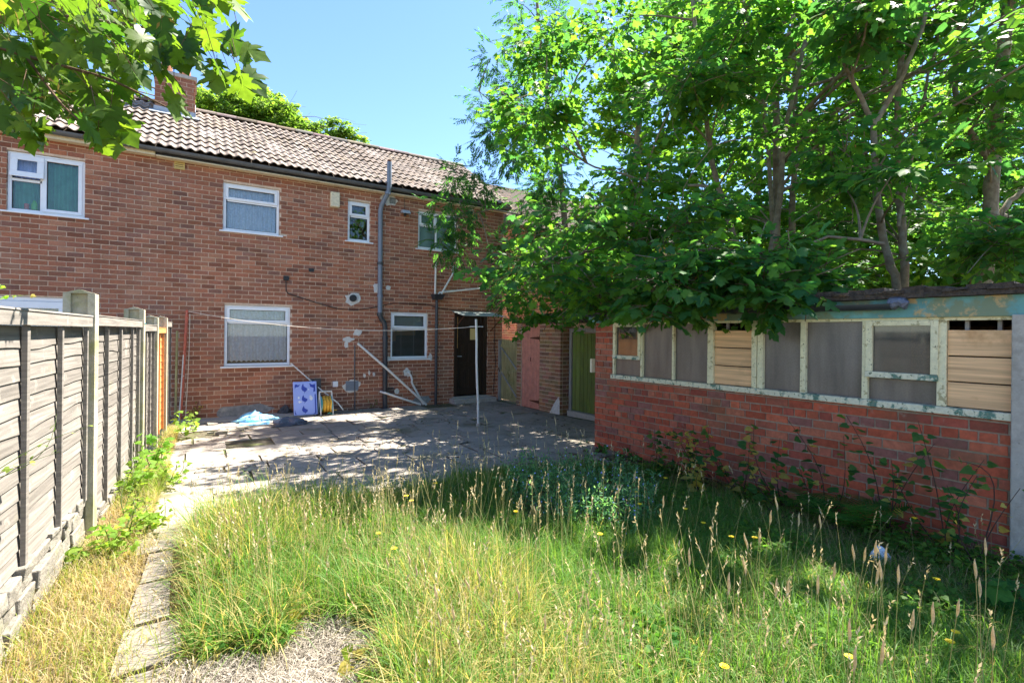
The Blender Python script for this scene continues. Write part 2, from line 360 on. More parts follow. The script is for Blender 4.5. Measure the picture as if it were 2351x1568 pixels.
# ------------------------------------------------------------------ the house
house = thing('terraced_house', (2, 1, -.12), 'long red brick two storey house with brown tiled roof and white windows', 'house')
HX0, HX1, HZ0, HZ1 = -4.6, 6.57, -.14, 4.70
CR, BL, JT = .0825, .2225, .013
OPEN = [(-2.54, -1.59, 3.41, 4.365), (.41, 1.385, 3.45, 4.36), (2.71, 3.19, 3.50, 4.36), (4.29, 5.28, 3.49, 4.36),
        (.45, 1.605, .885, 2.055), (3.67, 4.557, .97, 2.025), (5.23, 6.15, .03, 2.07), (-3.9, -1.73, -.2, 2.07)]
HOUSE_COL = [(.38, .150, .085), (.36, .135, .076), (.41, .170, .098), (.32, .125, .078), (.37, .155, .092), (.27, .125, .088), (.42, .195, .115), (.39, .148, .080), (.37, .145, .082), (.35, .130, .073), (.37, .145, .082)]
RED_COL = [(.43, .095, .050), (.39, .085, .047), (.46, .115, .060), (.32, .075, .050), (.40, .115, .070), (.27, .105, .085), (.45, .14, .08), (.42, .09, .046)]
def wall_backing(x0, x1, z0, z1, opens, mk):
    """cells between openings; mk(xa, xb, za, zb) adds one solid piece"""
    xs = sorted({x0, x1, *[min(max(v, x0), x1) for o in opens for v in o[:2]]}); zs = sorted({z0, z1, *[min(max(v, z0), z1) for o in opens for v in o[2:]]})
    for xa, xb in zip(xs[:-1], xs[1:]):
        run = None
        for za, zb in zip(zs[:-1], zs[1:]):
            hole = any(o[0] < (xa + xb) / 2 < o[1] and o[2] < (za + zb) / 2 < o[3] for o in opens)
            if hole:
                if run: mk(xa, xb, *run); run = None
            else: run = (run[0], zb) if run else (za, zb)
        if run: mk(xa, xb, *run)
def brick_rects(x0, x1, z0, z1, opens, bl=BL, cr=CR, jt=JT, bond='stretcher'):
    out = []; r = 0; z = z0
    while z < z1 - .02:
        zt = min(z + cr, z1); off = (r % 2) * bl / 2
        step = bl
        if bond == 'garden' and r % 4 == 3: step = bl / 2; off = bl / 4
        x = x0 - off
        while x < x1:
            a, b = max(x, x0), min(x + step, x1); rect = [a + jt / 2, b - jt / 2, z + jt / 2, zt - jt / 2]
            if rect[1] - rect[0] > .02:
                parts = [rect]
                for o in opens:
                    new = []
                    for q in parts:
                        if q[1] <= o[0] or q[0] >= o[1] or q[3] <= o[2] or q[2] >= o[3]: new.append(q); continue
                        if q[2] < o[2] - .02 and q[3] - o[2] < cr * .999 and o[2] - q[2] > .035: new.append([q[0], q[1], q[2], o[2]]); continue
                        if q[3] > o[3] + .035: new.append([q[0], q[1], o[3], q[3]]); continue
                        if q[0] < o[0] - .02: new.append([q[0], o[0], q[2], q[3]])
                        if q[1] > o[1] + .02: new.append([o[1], q[1], q[2], q[3]])
                    parts = new
                out += parts
            x += step
        z = zt; r += 1
    return out
wb = MB()
wall_backing(HX0, HX1, HZ0, HZ1 + .1, OPEN, lambda a, b, c, d: wb.box(a, b, .007, .13, c, d))
hwall = wb.build('wall', 'mortar', house)
items = []
for a, b, c, d in brick_rects(HX0, HX1 - .003, HZ0, HZ1 + .05, OPEN):
    k = random.choice(HOUSE_COL); t = random.choice([random.uniform(.85, 1.18), random.uniform(.85, 1.18), random.uniform(.62, .95)]); cc = tuple(v * t for v in k)
    p = random.uniform(-.0025, .0015)
    key = cdist((a + b) / 2, 0, (c + d) / 2)
    if c < 1.72 and (a < -.3): key += 30
    if a < -3.0: key += 30
    items.append((key, MB().box(a, b, p, .05, c, d, cc, jit=.0018)))
pieces('brick', 'far_bricks', items, 'brick', hwall)
# other walls, floor and ceilings make the inside dark; gable end with its own bricks is out of view
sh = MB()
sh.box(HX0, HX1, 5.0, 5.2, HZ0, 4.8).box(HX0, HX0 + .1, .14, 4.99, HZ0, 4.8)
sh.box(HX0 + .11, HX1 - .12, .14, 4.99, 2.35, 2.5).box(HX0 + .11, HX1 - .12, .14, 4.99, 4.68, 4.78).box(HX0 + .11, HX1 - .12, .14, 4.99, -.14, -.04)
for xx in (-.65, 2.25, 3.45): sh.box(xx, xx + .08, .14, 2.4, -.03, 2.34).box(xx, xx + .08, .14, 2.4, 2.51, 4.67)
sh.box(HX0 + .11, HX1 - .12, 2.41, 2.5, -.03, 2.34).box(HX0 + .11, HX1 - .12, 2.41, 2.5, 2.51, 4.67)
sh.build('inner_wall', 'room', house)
ge = MB(); ge.prism([(HX1 - .11, .14, HZ0), (HX1 - .11, 4.99, HZ0), (HX1 - .11, 4.99, 4.79), (HX1 - .11, 2.55, 6.40), (HX1 - .11, .14, 4.79)], (.108, 0, 0))
ge.build('gable_wall', 'mortar', house)

# roof: deck, single tiles, ridge
EY, EZ, RY, RZ = -.27, 4.745, 2.55, 6.475
SL = math.hypot(RY - EY, RZ - EZ); ud = np.array([0, (RY - EY) / SL, (RZ - EZ) / SL]); un = np.array([0, -ud[2], ud[1]])
rb = MB(); rb.prism([(HX0, EY + .02, EZ - .03), (HX0, RY, RZ - .03), (HX0, 5.3, EZ - .03), (HX0, 5.3, EZ - .08), (HX0, EY + .02, EZ - .08)], (HX1 + .07 - HX0, 0, 0))
roof = rb.build('roof', 'felt', house)
NR, TW = 10, .30; TE = SL / NR
prof_u = np.linspace(0, TW, 17)
prof_z = .017 * np.cos(2 * np.pi * prof_u / .15)
prof_z = np.sign(prof_z) * np.abs(prof_z) ** .8 * .017 ** .2
def tile_mb(x0, r, c):
    b = MB(); o = np.array([x0, EY, EZ]) + ud * (r * TE - .03)
    L = TE + .06; j = random.uniform(-.007, .007); w = random.uniform(-.005, .009); o = o + un * (.010 * math.sin(x0 * 1.7 + r * .4) + .006 * math.sin(x0 * 4.1 + r))
    lo = [o + np.array([u * .993, 0, 0]) + ud * j + un * (.052 + z + w) for u, z in zip(prof_u, prof_z)]
    lb_ = [p - un * .016 for p in lo]
    hi = [o + np.array([u * .993, 0, 0]) + ud * L + un * (.022 + z) for u, z in zip(prof_u, prof_z)]
    n = len(prof_u); V = lo + hi + lb_
    F = [(i, i + 1, n + i + 1, n + i) for i in range(n - 1)] + [(2 * n + i, 2 * n + i + 1, i + 1, i) for i in range(n - 1)]
    return b.add(V, F, c)
TC = [(.27, .222, .188), (.24, .197, .168), (.31, .26, .225), (.22, .178, .15), (.265, .212, .175)]
items = []
nt = int((HX1 + .07 - HX0) / TW)
for r in range(NR):
    for i in range(nt):
        x0 = HX1 + .07 - (i + 1) * TW; k = random.choice(TC); t = random.uniform(.85, 1.12)
        if -1 < x0 < 1.2: t *= random.uniform(.8, 1)
        y, z = EY + ud[1] * r * TE, EZ + ud[2] * r * TE
        if x0 + TW < -3.4: continue
        items.append((cdist(x0, y, z), tile_mb(x0, r, tuple(v * t for v in k))))
pieces('tile', 'far_tiles', items, 'tile', roof, 295)
i = 0; x = HX1 + .08
while x > -3.6:
    L = .42; b = MB(); n = 9
    c = tuple(v * random.uniform(.6, .85) for v in TC[i % 5]); dz = random.uniform(-.006, .006)
    ring = lambda xx, rr: [(xx, RY + rr * math.cos(math.pi * k / (n - 1)), RZ + .005 + dz + rr * .75 * math.sin(math.pi * k / (n - 1))) for k in range(n)]
    A = ring(x, .125); B = ring(x - L + .01, .118)
    b.add(A + B, [(k, k + 1, n + k + 1, n + k) for k in range(n - 1)] + [tuple(range(n))], c)
    b.build('ridge_tile', 'tile', roof); x -= L; i += 1
vg = MB(); vg.prism([(HX1 + .06, EY, EZ - .02), (HX1 + .06, RY, RZ - .02), (HX1 + .06, RY, RZ - .14), (HX1 + .06, EY, EZ - .14)], (.022, 0, 0)); vg.build('verge_board', 'cream_paint', roof)

# chimney
CX0, CX1, CY0, CY1, CZ0, CZ1 = -.76, -.05, 1.78, 2.5, 5.95, 6.86
cb = MB().box(CX0 + .008, CX1 - .008, CY0 + .008, CY1, CZ0, CZ1)
chim = cb.build('chimney', 'mortar', house)
items = []
for a, b_, c, d in brick_rects(CX0, CX1, CZ0, CZ1, []):
    k = random.choice(HOUSE_COL); items.append((0, MB().box(a, b_, CY0, CY0 + .05, c, d, tuple(v * .85 for v in k), jit=.002)))
for a, b_, c, d in brick_rects(CY0 + .06, CY1, CZ0, CZ1, []):
    k = random.choice(HOUSE_COL); items.append((1, MB().box(CX1 - .05, CX1, a, b_, c, d, tuple(v * .85 for v in k), jit=.002)))
pieces('brick', 'far_bricks', items, 'brick', chim)
MB().box(CX0 - .03, CX1 + .03, CY0 - .03, CY1 + .03, CZ1, CZ1 + .07).build('chimney_cap', 'concrete', chim)
for k in (-.57, -.24):
    MB().tube([(k, 2.14, CZ1 + .06), (k, 2.14, CZ1 + .12), (k, 2.14, CZ1 + .38), (k, 2.14, CZ1 + .42)], [.11, .12, .095, .115], 12, (.4, .18, .1)).build('chimney_pot', 'brick', chim, smooth=True)
zf = lambda y: EZ + (y - EY) * ud[2] / ud[1]
fl = MB(); z0 = zf(CY0)
fl.obox((CX0 - .08, CY0 - .14, zf(CY0 - .14) + .075), (CX1 - CX0 + .16, 0, 0), (0, .15 * ud[1] / ud[1], .15 * ud[2] / ud[1]), (0, -.005, .012))
fl.box(CX0 - .01, CX1 + .012, CY0 - .012, CY0 - .001, z0 + .03, z0 + .17)
fl.obox((CX1 + .001, CY0 - .03, zf(CY0) + .03), (.012, 0, 0), (0, .62, .62 * ud[2] / ud[1]), (0, 0, .16))
fl.build('lead_flashing', 'lead', chim)

# fascia and gutter
fa = MB().box(-.62, HX1 + .06, -.17, -.145, 4.615, 4.75); fa.build('fascia', 'near_black', house)  # near-black board between the gutter and the cream strip
MB().box(-.62, HX1 + .06, -.178, -.005, 4.592, 4.613).build('soffit_strip', 'cream_paint', house)
MB().box(HX0, -.63, -.172, -.02, 4.60, 4.752).build('neighbour_fascia', 'cream_paint', house)
def gutter(name, p0, p1, r, material, parent, brackets, seg=9, tilt=0):
    """half-round gutter between two points with its brackets"""
    p0, p1 = np.array(p0), np.array(p1); d = (p1 - p0) / np.linalg.norm(p1 - p0); s = np.cross(d, [0, 0, 1.]); b = MB(); V = []
    for rr in (r, r - .004):
        for p in (p0, p1):
            V += [p + s * rr * math.cos(math.pi * k / (seg - 1)) + np.array([0, 0, -rr * math.sin(math.pi * k / (seg - 1))]) for k in range(seg)]
    F = []
    for o, f in ((0, 1), (2 * seg, -1)):
        for k in range(seg - 1): F.append((o + k, o + k + 1, o + seg + k + 1, o + seg + k)[::f])
    for e in (0, seg): 
        for k in range(seg - 1): F.append((e + k, e + k + 1, 2 * seg + e + k + 1, 2 * seg + e + k))
    for k in (0, seg - 1): F.append((k, seg + k, 3 * seg + k, 2 * seg + k))
    F += [tuple(range(seg)), tuple(range(seg, 2 * seg))]
    b.add(V, F); g = b.build(name, material, parent, smooth=True)
    for t in brackets:
        q = p0 + d * t; b2 = MB(); rr = r + .006
        ring = [q + s * rr * math.cos(math.pi * k / 8) + np.array([0, 0, -rr * math.sin(math.pi * k / 8)]) for k in range(9)]
        V = [p - d * .02 for p in ring] + [p + d * .02 for p in ring]
        b2.add(V, [(k, k + 1, 10 + k, 9 + k) for k in range(8)]).build('bracket', material, g)
    return g
gutter('gutter', (HX0, -.235, 4.715), (HX1 + .05, -.235, 4.70), .062, 'gutter_grey', house, [4.05 + i * .92 for i in range(8)])

# windows
def frame_box(b, x0, x1, z0, z1, w, y0, y1):
    b.box(x0, x1, y0, y1, z0, z0 + w).box(x0, x1, y0, y1, z1 - w, z1)
    b.box(x0, x0 + w, y0, y1, z0 + w, z1 - w).box(x1 - w, x1, y0, y1, z0 + w, z1 - w)
def window(o, splits, sill=True, name='window', pane='pane', vent=False, vy=.045, label=None):
    """splits: (x0,x1,z0,z1,sash) cells in 0..1 of the opening; sash cells get an extra proud frame"""
    x0, x1, z0, z1 = o; fr = MB(); frame_box(fr, x0 + .004, x1 - .004, z0 + .004, z1 - .004, .048, vy, vy + .06)
    w = fr.build(name, 'white_upvc', house, bevel=.004); 
    if label: w['label'] = label
    ix0, ix1, iz0, iz1 = x0 + .052, x1 - .052, z0 + .052, z1 - .052
    for a, b, c, d, sash in splits:
        xa, xb = ix0 + (ix1 - ix0) * a, ix0 + (ix1 - ix0) * b; za, zb = iz0 + (iz1 - iz0) * c, iz0 + (iz1 - iz0) * d
        if a > .01: MB().box(xa - .02, xa + .02, vy + .004, vy + .056, za + .001, zb - .001).build('mullion', 'white_upvc', w)
        if c > .01: MB().box(xa + .021, xb - .001, vy + .006, vy + .054, za - .022, za + .022).build('transom', 'white_upvc', w)
        g = .021
        xa2, xb2, za2, zb2 = xa + (g if a > .01 else .001), xb - (g if b < .99 else .001), za + (g if c > .01 else .001), zb - (g if d < .99 else .001)
        if sash:
            s = MB(); frame_box(s, xa2 - .012, xb2 + .012, za2 - .012, zb2 + .012, .05, vy - .016, vy - .001); frame_box(s, xa2, xb2, za2, zb2, .037, vy, vy + .02)
            s.build('sash', 'white_upvc', w, bevel=.004); i = .036
        else: i = 0
        bd = MB(); frame_box(bd, xa2 + i, xb2 - i, za2 + i, zb2 - i, .008, vy + .018, vy + .03); bd.build('glazing_bead', 'near_black', w)
        MB().box(xa2 + i, xb2 - i, vy + .031, vy + .036, za2 + i, zb2 - i).build('pane', pane, w)
    if sill: MB().box(x0 - .06, x1 + .06, -.045, vy - .002, z0 - .028, z0 - .002).build('sill', 'white_upvc', w, bevel=.004)
    if vent: MB().box(x0 + .34 * (x1 - x0), x0 + .66 * (x1 - x0), vy - .018, vy - .002, z1 - .036, z1 - .018).build('trickle_vent', 'white_upvc', w)
    return w
TR = [(0, 1, .70, 1, True), (0, 1, 0, .70, False)]
window(OPEN[1], [(0, 1, 0, .66, False), (0, 1, .66, 1, True)])
window(OPEN[2], [(0, 1, 0, .64, False), (0, 1, .64, 1, True)])
window(OPEN[3], [(0, .46, 0, .64, False), (0, .46, .64, 1, True), (.46, 1, 0, 1, False)], pane='obscure_pane')
window(OPEN[4], [(0, 1, 0, .73, False), (0, 1, .73, 1, True)])
window(OPEN[5], [(0, 1, 0, .66, False), (0, 1, .66, 1, True)], vent=True)
w1 = window(OPEN[0], [(0, .42, 0, .60, False), (.42, 1, 0, 1, True)], vent=True)
# small top light of the neighbour's window, standing ajar
x0, x1, z0, z1 = -2.5, -2.10, 3.96, 4.32
op = MB(); ang = .16
def tip(x, y, z):  # hinge at the top
    dz = z1 - z; return (x, y - dz * math.sin(ang) + .0, z1 - dz * math.cos(ang))
bb = MB(); frame_box(bb, x0, x1, z0, z1, .085, .02, .045); bb.v = [tip(*p) for p in bb.v]
sash = bb.build('open_sash', 'white_upvc', w1, bevel=.004)
gp = MB().box(x0 + .085, x1 - .085, .03, .036, z0 + .085, z1 - .085); gp.v = [tip(*p) for p in gp.v]; gp.build('pane', 'pane', sash)
MB().box(-2.487, -2.135, .049, .10, 3.905, 3.945).build('transom', 'white_upvc', w1)
# french doors of the neighbour
fd = MB(); frame_box(fd, -3.89, -1.735, -.12, 2.065, .06, .03, .09); fd.box(-2.84, -2.79, .025, .085, -.06, 2.0)
fw = fd.build('french_door', 'white_upvc', house)
for a, b in ((-3.82, -2.85), (-2.78, -1.80)):
    s = MB(); frame_box(s, a, b, -.05, 2.0, .11, .018, .075); s.build('door_leaf', 'white_upvc', fw, bevel=.004)
    MB().box(a + .11, b - .11, .04, .046, .06, 1.89).build('pane', 'pane', fw)
# back door
dr = MB(); 
DX0, DX1 = 5.33, 5.98
dr.box(DX0, DX1, .16, .20, .06, 2.02)
door = dr.build('door', 'door_dark', house)
for i in range(2):
    for j in range(3):
        if j == 2: continue
        xa = DX0 + .09 + i * .28; za = .2 + j * .62; b = MB(); frame_box(b, xa, xa + .21, za, za + .5, .03, .147, .159); b.box(xa + .05, xa + .16, .150, .159, za + .06, za + .44); b.build('door_panel', 'door_dark', door, bevel=.006)
for i in range(2):
    xa = DX0 + .09 + i * .28; b = MB(); frame_box(b, xa, xa + .21, 1.46, 1.9, .03, .147, .159); b.build('door_panel', 'door_dark', door, bevel=.006)
pp = MB().box(DX0 + .40, DX0 + .58, .140, .146, 1.40, 1.68, (.6, .4, .1)); pp.build('yellow_glazing', 'paper', door)
MB().tube([(DX0 + .05, .155, 1.0), (DX0 + .05, .10, 1.0), (DX0 + .15, .095, 1.0)], .011, 8).build('door_handle', 'metal_grey', door)
df = MB().box(5.235, 5.325, .03, .2, .04, 2.06).box(6.06, 6.145, .03, .2, .04, 2.06).box(5.326, 6.059, .03, .2, 2.03, 2.06).box(5.985, 6.055, .1, .2, .06, 2.02); df.build('door_frame', 'door_dark', house)
MB().box(5.3255, 5.345, .04, .14, 1.2, 1.95).build('draught_strip', 'cupboard', house)
MB().box(5.12, 6.25, -.30, .02, -.14, .01).build('doorstep', 'concrete', house, bevel=.01)
MB().box(5.2, 6.17, -.06, .05, .012, .035).build('threshold', 'concrete', house)
cp = MB().obox((5.16, -.62, 1.955), (1.12, 0, 0), (0, .63, .12), (0, -.002, .012)); can = cp.build('door_canopy', 'canopy_sheet', house)
MB().tube([(5.2, -.58, 1.955), (5.2, -.01, 1.62)], .012, 6).build('bracket', 'rust', can); MB().tube([(6.22, -.58, 1.955), (6.22, -.01, 1.62)], .012, 6).build('bracket', 'rust', can)

# pipes on the wall
sp = MB().tube([(3.50, -.30, 5.23), (3.50, -.30, 4.70), (3.49, -.29, 4.58), (3.40, -.10, 4.32), (3.385, -.075, 4.2), (3.40, -.075, 1.97)], .052, 12)
soil = sp.build('soil_pipe', 'grey_plastic', house, smooth=True)
MB().tube([(3.40, -.075, 1.99), (3.40, -.075, 1.93), (3.44, -.08, 1.84), (3.50, -.085, 1.76), (3.515, -.085, 1.66), (3.53, -.085, -.12)], .053, 12).build('lower_pipe', 'dark_plastic', soil, smooth=True)
for z, xx, mm in ((3.06, 3.392, 'dark_plastic'), (2.35, 3.398, 'grey_plastic'), (1.44, 3.52, 'dark_plastic'), (1.95, 3.40, 'dark_plastic'), (4.56, 3.478, 'grey_plastic')):
    yy = -.075 if z < 4.4 else -.285
    MB().tube([(xx, yy, z - .03), (xx, yy, z + .03)], .064, 12).build('pipe_collar', mm, soil, smooth=True)
MB().tube([(3.50, -.30, 5.21), (3.50, -.30, 5.27)], .045, 10).build('vent_cage', 'rust', soil, smooth=True)
dp = MB().tube([(4.735, -.075, 2.34), (4.735, -.075, -.11)], .034, 10); down = dp.build('downpipe', 'dark_plastic', house, smooth=True)
hp = MB().add([(x, y, z) for z, a, b in ((2.33, .09, .07), (2.45, .14, .115)) for x, y in ((4.745 - a, -.01), (4.745 + a, -.01), (4.745 + a, -.01 - 2 * b), (4.745 - a, -.01 - 2 * b))], [(3, 2, 1, 0), (0, 1, 5, 4), (1, 2, 6, 5), (2, 3, 7, 6), (3, 0, 4, 7), (4, 5, 6, 7)])
hp.build('hopper', 'dark_plastic', down, bevel=.006)
for z in (1.75, 1.0, .35): MB().tube([(4.735, -.075, z - .02), (4.735, -.075, z + .02)], .044, 10).build('pipe_collar', 'dark_plastic', down, smooth=True)
for nm, pts, r in (('waste_pipe', [(4.71, -.06, 3.21), (4.70, -.06, 2.45)], .024), ('waste_pipe', [(5.20, -.03, 3.07), (5.19, -.06, 3.04), (4.85, -.08, 2.47)], .022), ('waste_pipe', [(5.97, -.04, 2.67), (4.80, -.07, 2.50), (4.77, -.07, 2.44)], .022),
        ('waste_pipe', [(2.93, -.045, 1.32), (3.50, -.17, .80), (4.50, -.09, -.09)], .026), ('waste_pipe', [(3.44, -.03, .26), (3.52, -.16, .235), (4.36, -.10, -.08)], .024), ('waste_pipe', [(4.07, -.0, .66), (4.085, -.05, .655), (4.13, -.06, .58), (4.16, -.06, .50), (4.15, -.06, .44), (4.19, -.06, .36), (4.43, -.09, -.08)], .025)):
    MB().tube(pts, r, 10).build(nm, 'white_plastic', house, smooth=True)
for pi_, (x, z, w, h) in enumerate(((4.06, .66, .09, .10), (5.21, 3.08, .08, .09), (2.74, 1.40, .13, .06), (2.70, 1.29, .05, .07), (2.94, 1.55, .10, .07), (3.62, .97, .06, .06), (4.62, 1.0, .05, .10), (3.36, 2.52, .10, .12), (3.60, 2.55, .07, .05), (3.6, 4.5, .2, .14), (2.83, 2.26, .17, .155), (2.83, .415, .19, .14), (3.82, .24, .06, .07), (.72, .02, .42, .13), (1.0, .05, .3, .1), (3.1, .62, .03, .05), (3.2, .68, .025, .05), (3.3, .64, .025, .05), (4.45, .02, .22, .1))):
    n = 14; ph = random.uniform(0, 6); P = []
    for k in range(n):
        a = 2 * math.pi * k / n; rr = random.uniform(.7, 1.12); P.append((x + w * rr * math.cos(a), -.004 - .0006 * pi_, z + h * rr * math.sin(a)))
    MB().prism(P, (0, .02, 0)).build('mortar_patch', 'grey_render' if z < .1 else 'patch', hwall)
fu = MB().tube([(2.83, -.05, 2.28), (2.83, .04, 2.28)], .075, 16); flue = fu.build('flue', 'near_black', house, smooth=True)
MB().tube([(2.83, -.056, 2.28), (2.83, -.0505, 2.28)], .045, 16).build('flue_dark_disc', 'near_black', flue)  # solid disc; the shade inside the open flue is put into its colour
gb = MB(); frame_box(gb, 2.70, 2.965, .315, .515, .02, -.02, .0); gb.box(2.72, 2.945, -.014, -.002, .335, .495).box(2.83, 2.845, -.018, -.0145, .335, .495); gb.build('vent_cover', 'grey_plastic', house)
ab = MB(); frame_box(ab, 3.612, 3.765, .20, .335, .012, -.012, .0)
for k in range(5): ab.box(3.624, 3.753, -.010, -.003, .217 + k * .022, .229 + k * .022)
ab.build('air_brick', 'bin_grey', house)
vb = MB(); frame_box(vb, 3.61, 3.745, 4.42, 4.545, .012, -.016, .0)
for k in range(5): vb.box(3.622, 3.733, -.013, -.003, 4.437 + k * .02, 4.449 + k * .02)
vb.build('air_vent', 'gutter_grey', house)
yb = MB(); frame_box(yb, -.355, -.2, 4.46, 4.595, .014, -.03, -.004)
for k in range(3): yb.box(-.341, -.214, -.026, -.006, 4.482 + k * .034, 4.502 + k * .034)
yb.build('yellow_vent', 'yellow_vent', house)
MB().box(1.935, 2.04, -.01, .002, 2.78, 2.85).build('hole_dark_block', 'near_black', hwall)  # black block proud of the wall; a hole's inner shade given as colour

# things fixed to the wall
ob = MB().box(2.335, 2.52, -.11, -.004, 4.15, 4.46); ob.build('alarm_box', 'cream_paint', label='cream rectangular alarm box high on the wall between two upper windows', cat='alarm box', bevel=.015)
t = thing('security_light', (3.95, -.02, 4.17), 'small grey security floodlight under the eaves beside the tall pipe', 'lamp')
MB().add([(3.87, -.03, 4.31), (4.03, -.03, 4.31), (4.03, -.14, 4.29), (3.87, -.14, 4.29), (3.85, -.03, 4.24), (4.05, -.03, 4.24), (4.05, -.19, 4.21), (3.85, -.19, 4.21)], [(0, 3, 2, 1), (4, 5, 6, 7), (0, 1, 5, 4), (1, 2, 6, 5), (2, 3, 7, 6), (3, 0, 4, 7)]).build('housing', 'metal_grey', t, bevel=.006)
MB().add([(3.86, -.04, 4.238), (4.04, -.04, 4.238), (4.04, -.18, 4.208), (3.86, -.18, 4.208)], [(3, 2, 1, 0)]).build('lamp_glass', 'white_upvc', t)
MB().tube([(3.95, -.07, 4.24), (3.95, -.06, 4.17)], .03, 10).build('sensor', 'near_black', t, smooth=True)
MB().tube([(3.95, -.02, 4.31), (3.95, -.015, 4.60)], .006, 5).build('cable', 'near_black', t)
MB().box(1.462, 1.563, -.045, -.004, 2.575, 2.66).build('junction_box', 'near_black', label='small black junction box on the wall above the lower window', cat='junction box', bevel=.005)
cpts = [(1.51, -.012, 2.57), (1.515, -.012, 2.36), (1.56, -.012, 2.31), (1.90, -.012, 2.21), (2.2, -.012, 2.12), (2.54, -.012, 2.04), (2.93, -.012, 2.035), (3.2, -.012, 2.08), (3.40, -.012, 2.13), (3.72, -.012, 2.21), (4.2, -.012, 2.215), (4.58, -.012, 2.21), (4.79, -.012, 2.14), (5.2, -.012, 2.11), (6.2, -.012, 2.10), (6.35, -.012, 1.9), (6.33, -.012, 1.2), (6.38, -.012, .9), (6.32, -.012, .1)]
MB().tube(cpts, .009, 5).build('wall_cable', 'near_black', label='black cable sagging along the brick wall past the waste pipe', cat='cable')
MB().box(2.43, 2.535, -.045, -.004, .41, .525).build('socket_box', 'white_upvc', label='small white socket box low on the brick wall', cat='socket', bevel=.008)
MB().tube([(2.88, -.02, 1.28), (2.88, -.02, .60), (2.89, -.03, .2), (2.89, -.03, -.1)], .012, 6).build('thin_pipe', 'gutter_grey', label='thin grey pipe running down the wall under the pale mortar patches', cat='pipe')

# behind the glass
def curtain(name, x0, x1, z0, z1, y, amp, wl_, material, label, cat, n=70, lean=0., scallop=0.):
    V = []; F = []; rows = 10
    for i in range(n):
        u = i / (n - 1)
        for k in range(rows):
            w = k / (rows - 1)
            xx = x0 + (x1 - x0) * u + lean * (1 - w) * (u - .2)
            yy = y + amp * math.sin(2 * math.pi * (x0 + (x1 - x0) * u) / wl_ + 1.3 * math.sin(7 * u)) * (.7 + .3 * (1 - w))
            zz = z0 + (z1 - z0) * w + (scallop * abs(math.sin(u * 40)) if k == 0 else 0)
            V.append((xx, yy, zz))
    for i in range(n - 1):
        for k in range(rows - 1): F.append((i * rows + k, (i + 1) * rows + k, (i + 1) * rows + k + 1, i * rows + k + 1))
    b = MB().add(V, F); return b.build(name, material, smooth=True, label=label, cat=cat)
curtain('net_curtain', .47, 1.37, 3.47, 4.30, .118, .022, .09, 'lace', 'white lace net curtain in the upper window nearest the alarm box', 'curtain')
curtain('net_curtain', .50, 1.56, .96, 2.0, .118, .022, .10, 'lace', 'white lace net curtain with scalloped hem in the large lower window', 'curtain', scallop=.03)
curtain('green_curtain', -2.12, -1.62, 3.45, 4.32, .17, .025, .085, 'green_cloth', 'green curtain in the right hand pane of the leftmost upper window', 'curtain')
curtain('green_curtain', -2.51, -2.16, 3.45, 3.93, .17, .022, .09, 'green_cloth', 'green curtain in the lower left pane of the leftmost upper window', 'curtain')
curtain('blue_curtain', -2.5, -2.12, 3.98, 4.32, .16, .015, .06, 'blue_cloth', 'pale blue curtain behind the small open top light', 'curtain')
curtain('net_curtain', -2.75, -1.8, 1.2, 1.95, .2, .012, .07, 'lace', 'net curtain behind the french door above the fence', 'curtain')
b = MB().tube([(-2.235, .13, 3.47), (-2.235, .13, 3.56), (-2.235, .13, 3.60), (-2.235, .13, 3.63)], [.042, .045, .03, .02], 12); b.build('green_bottle', 'bottle_green', smooth=True, label='bright green bottle on the sill of the leftmost upper window', cat='bottle')
b = MB().tube([(-2.33, .13, 3.47), (-2.33, .13, 3.57)], .03, 10); b.build('red_mug', 'red_metal', smooth=True, label='dark red mug beside the green bottle on the window sill', cat='mug')
t = thing('venetian_blind', (4.1, .13, 1.02), 'pale venetian blind hanging in the lower window beside the black downpipe', 'blind')
for k in range(24):
    z = 1.03 + k * .026
    MB().obox((3.73, .115, z), (.77, 0, 0), (0, .022, .004), (0, 0, .0015)).build('slat', 'blind', t)
for k in range(9):
    z = 1.70 + k * .028
    MB().obox((3.75, .115, z), (.73, 0, 0), (0, .022, .018), (0, 0, .0015)).build('slat', 'blind', t)
for xx in (3.95, 4.25): MB().tube([(xx, .113, 1.02), (xx, .113, 1.96)], .0025, 4).build('cord', 'blind', t)
MB().box(3.56, 4.1, .9, 1.2, 1.35, 2.1).box(4.12, 4.6, .9, 1.2, 1.5, 2.1).build('kitchen_cupboard', 'cupboard', label='orange wooden kitchen cupboard behind the venetian blind', cat='cupboard')

# ------------------------------------------------------------------ brick workshop on the right
OA = np.array([4.734, -5.557, 0.]); OD = np.array([.0439, -.99904, 0.]); ON = np.array([-.99904, -.0439, 0.]); UZ = np.array([0, 0, 1.])
def W(s, o, z): return OA + OD * s + ON * o + UZ * z
def wbox(b, s0, s1, o0, o1, z0, z1, c=None, jit=0):
    k = len(b.v); b.obox(W(s0, o0, z0), OD * (s1 - s0), ON * (o1 - o0), UZ * (z1 - z0), c)
    if jit: b.v[k:] = [tuple(q + random.uniform(-jit, jit) for q in p) for p in b.v[k:]]
    return b
shed = thing('brick_workshop', W(2.2, -1.3, -.06), 'long low red brick workshop with peeling timber windows and teal fascia', 'outbuilding')
SE = 5.4
wb = MB()
wall_backing(0, SE, -.12, 1.72, [(.33, 4.24, 1.0, 1.72)], lambda a, b, c, d: wbox(wb, a + .004, b, -.20, -.009, c, d))
wbox(wb, 0.008, .2, -2.7, -.201, -.12, 1.86); wbox(wb, SE - .2, SE, -2.7, -.201, -.12, 1.86); wbox(wb, .201, SE - .201, -2.7, -2.5, -.12, 1.86)
swall = wb.build('wall', 'red_mortar', shed)
items = []
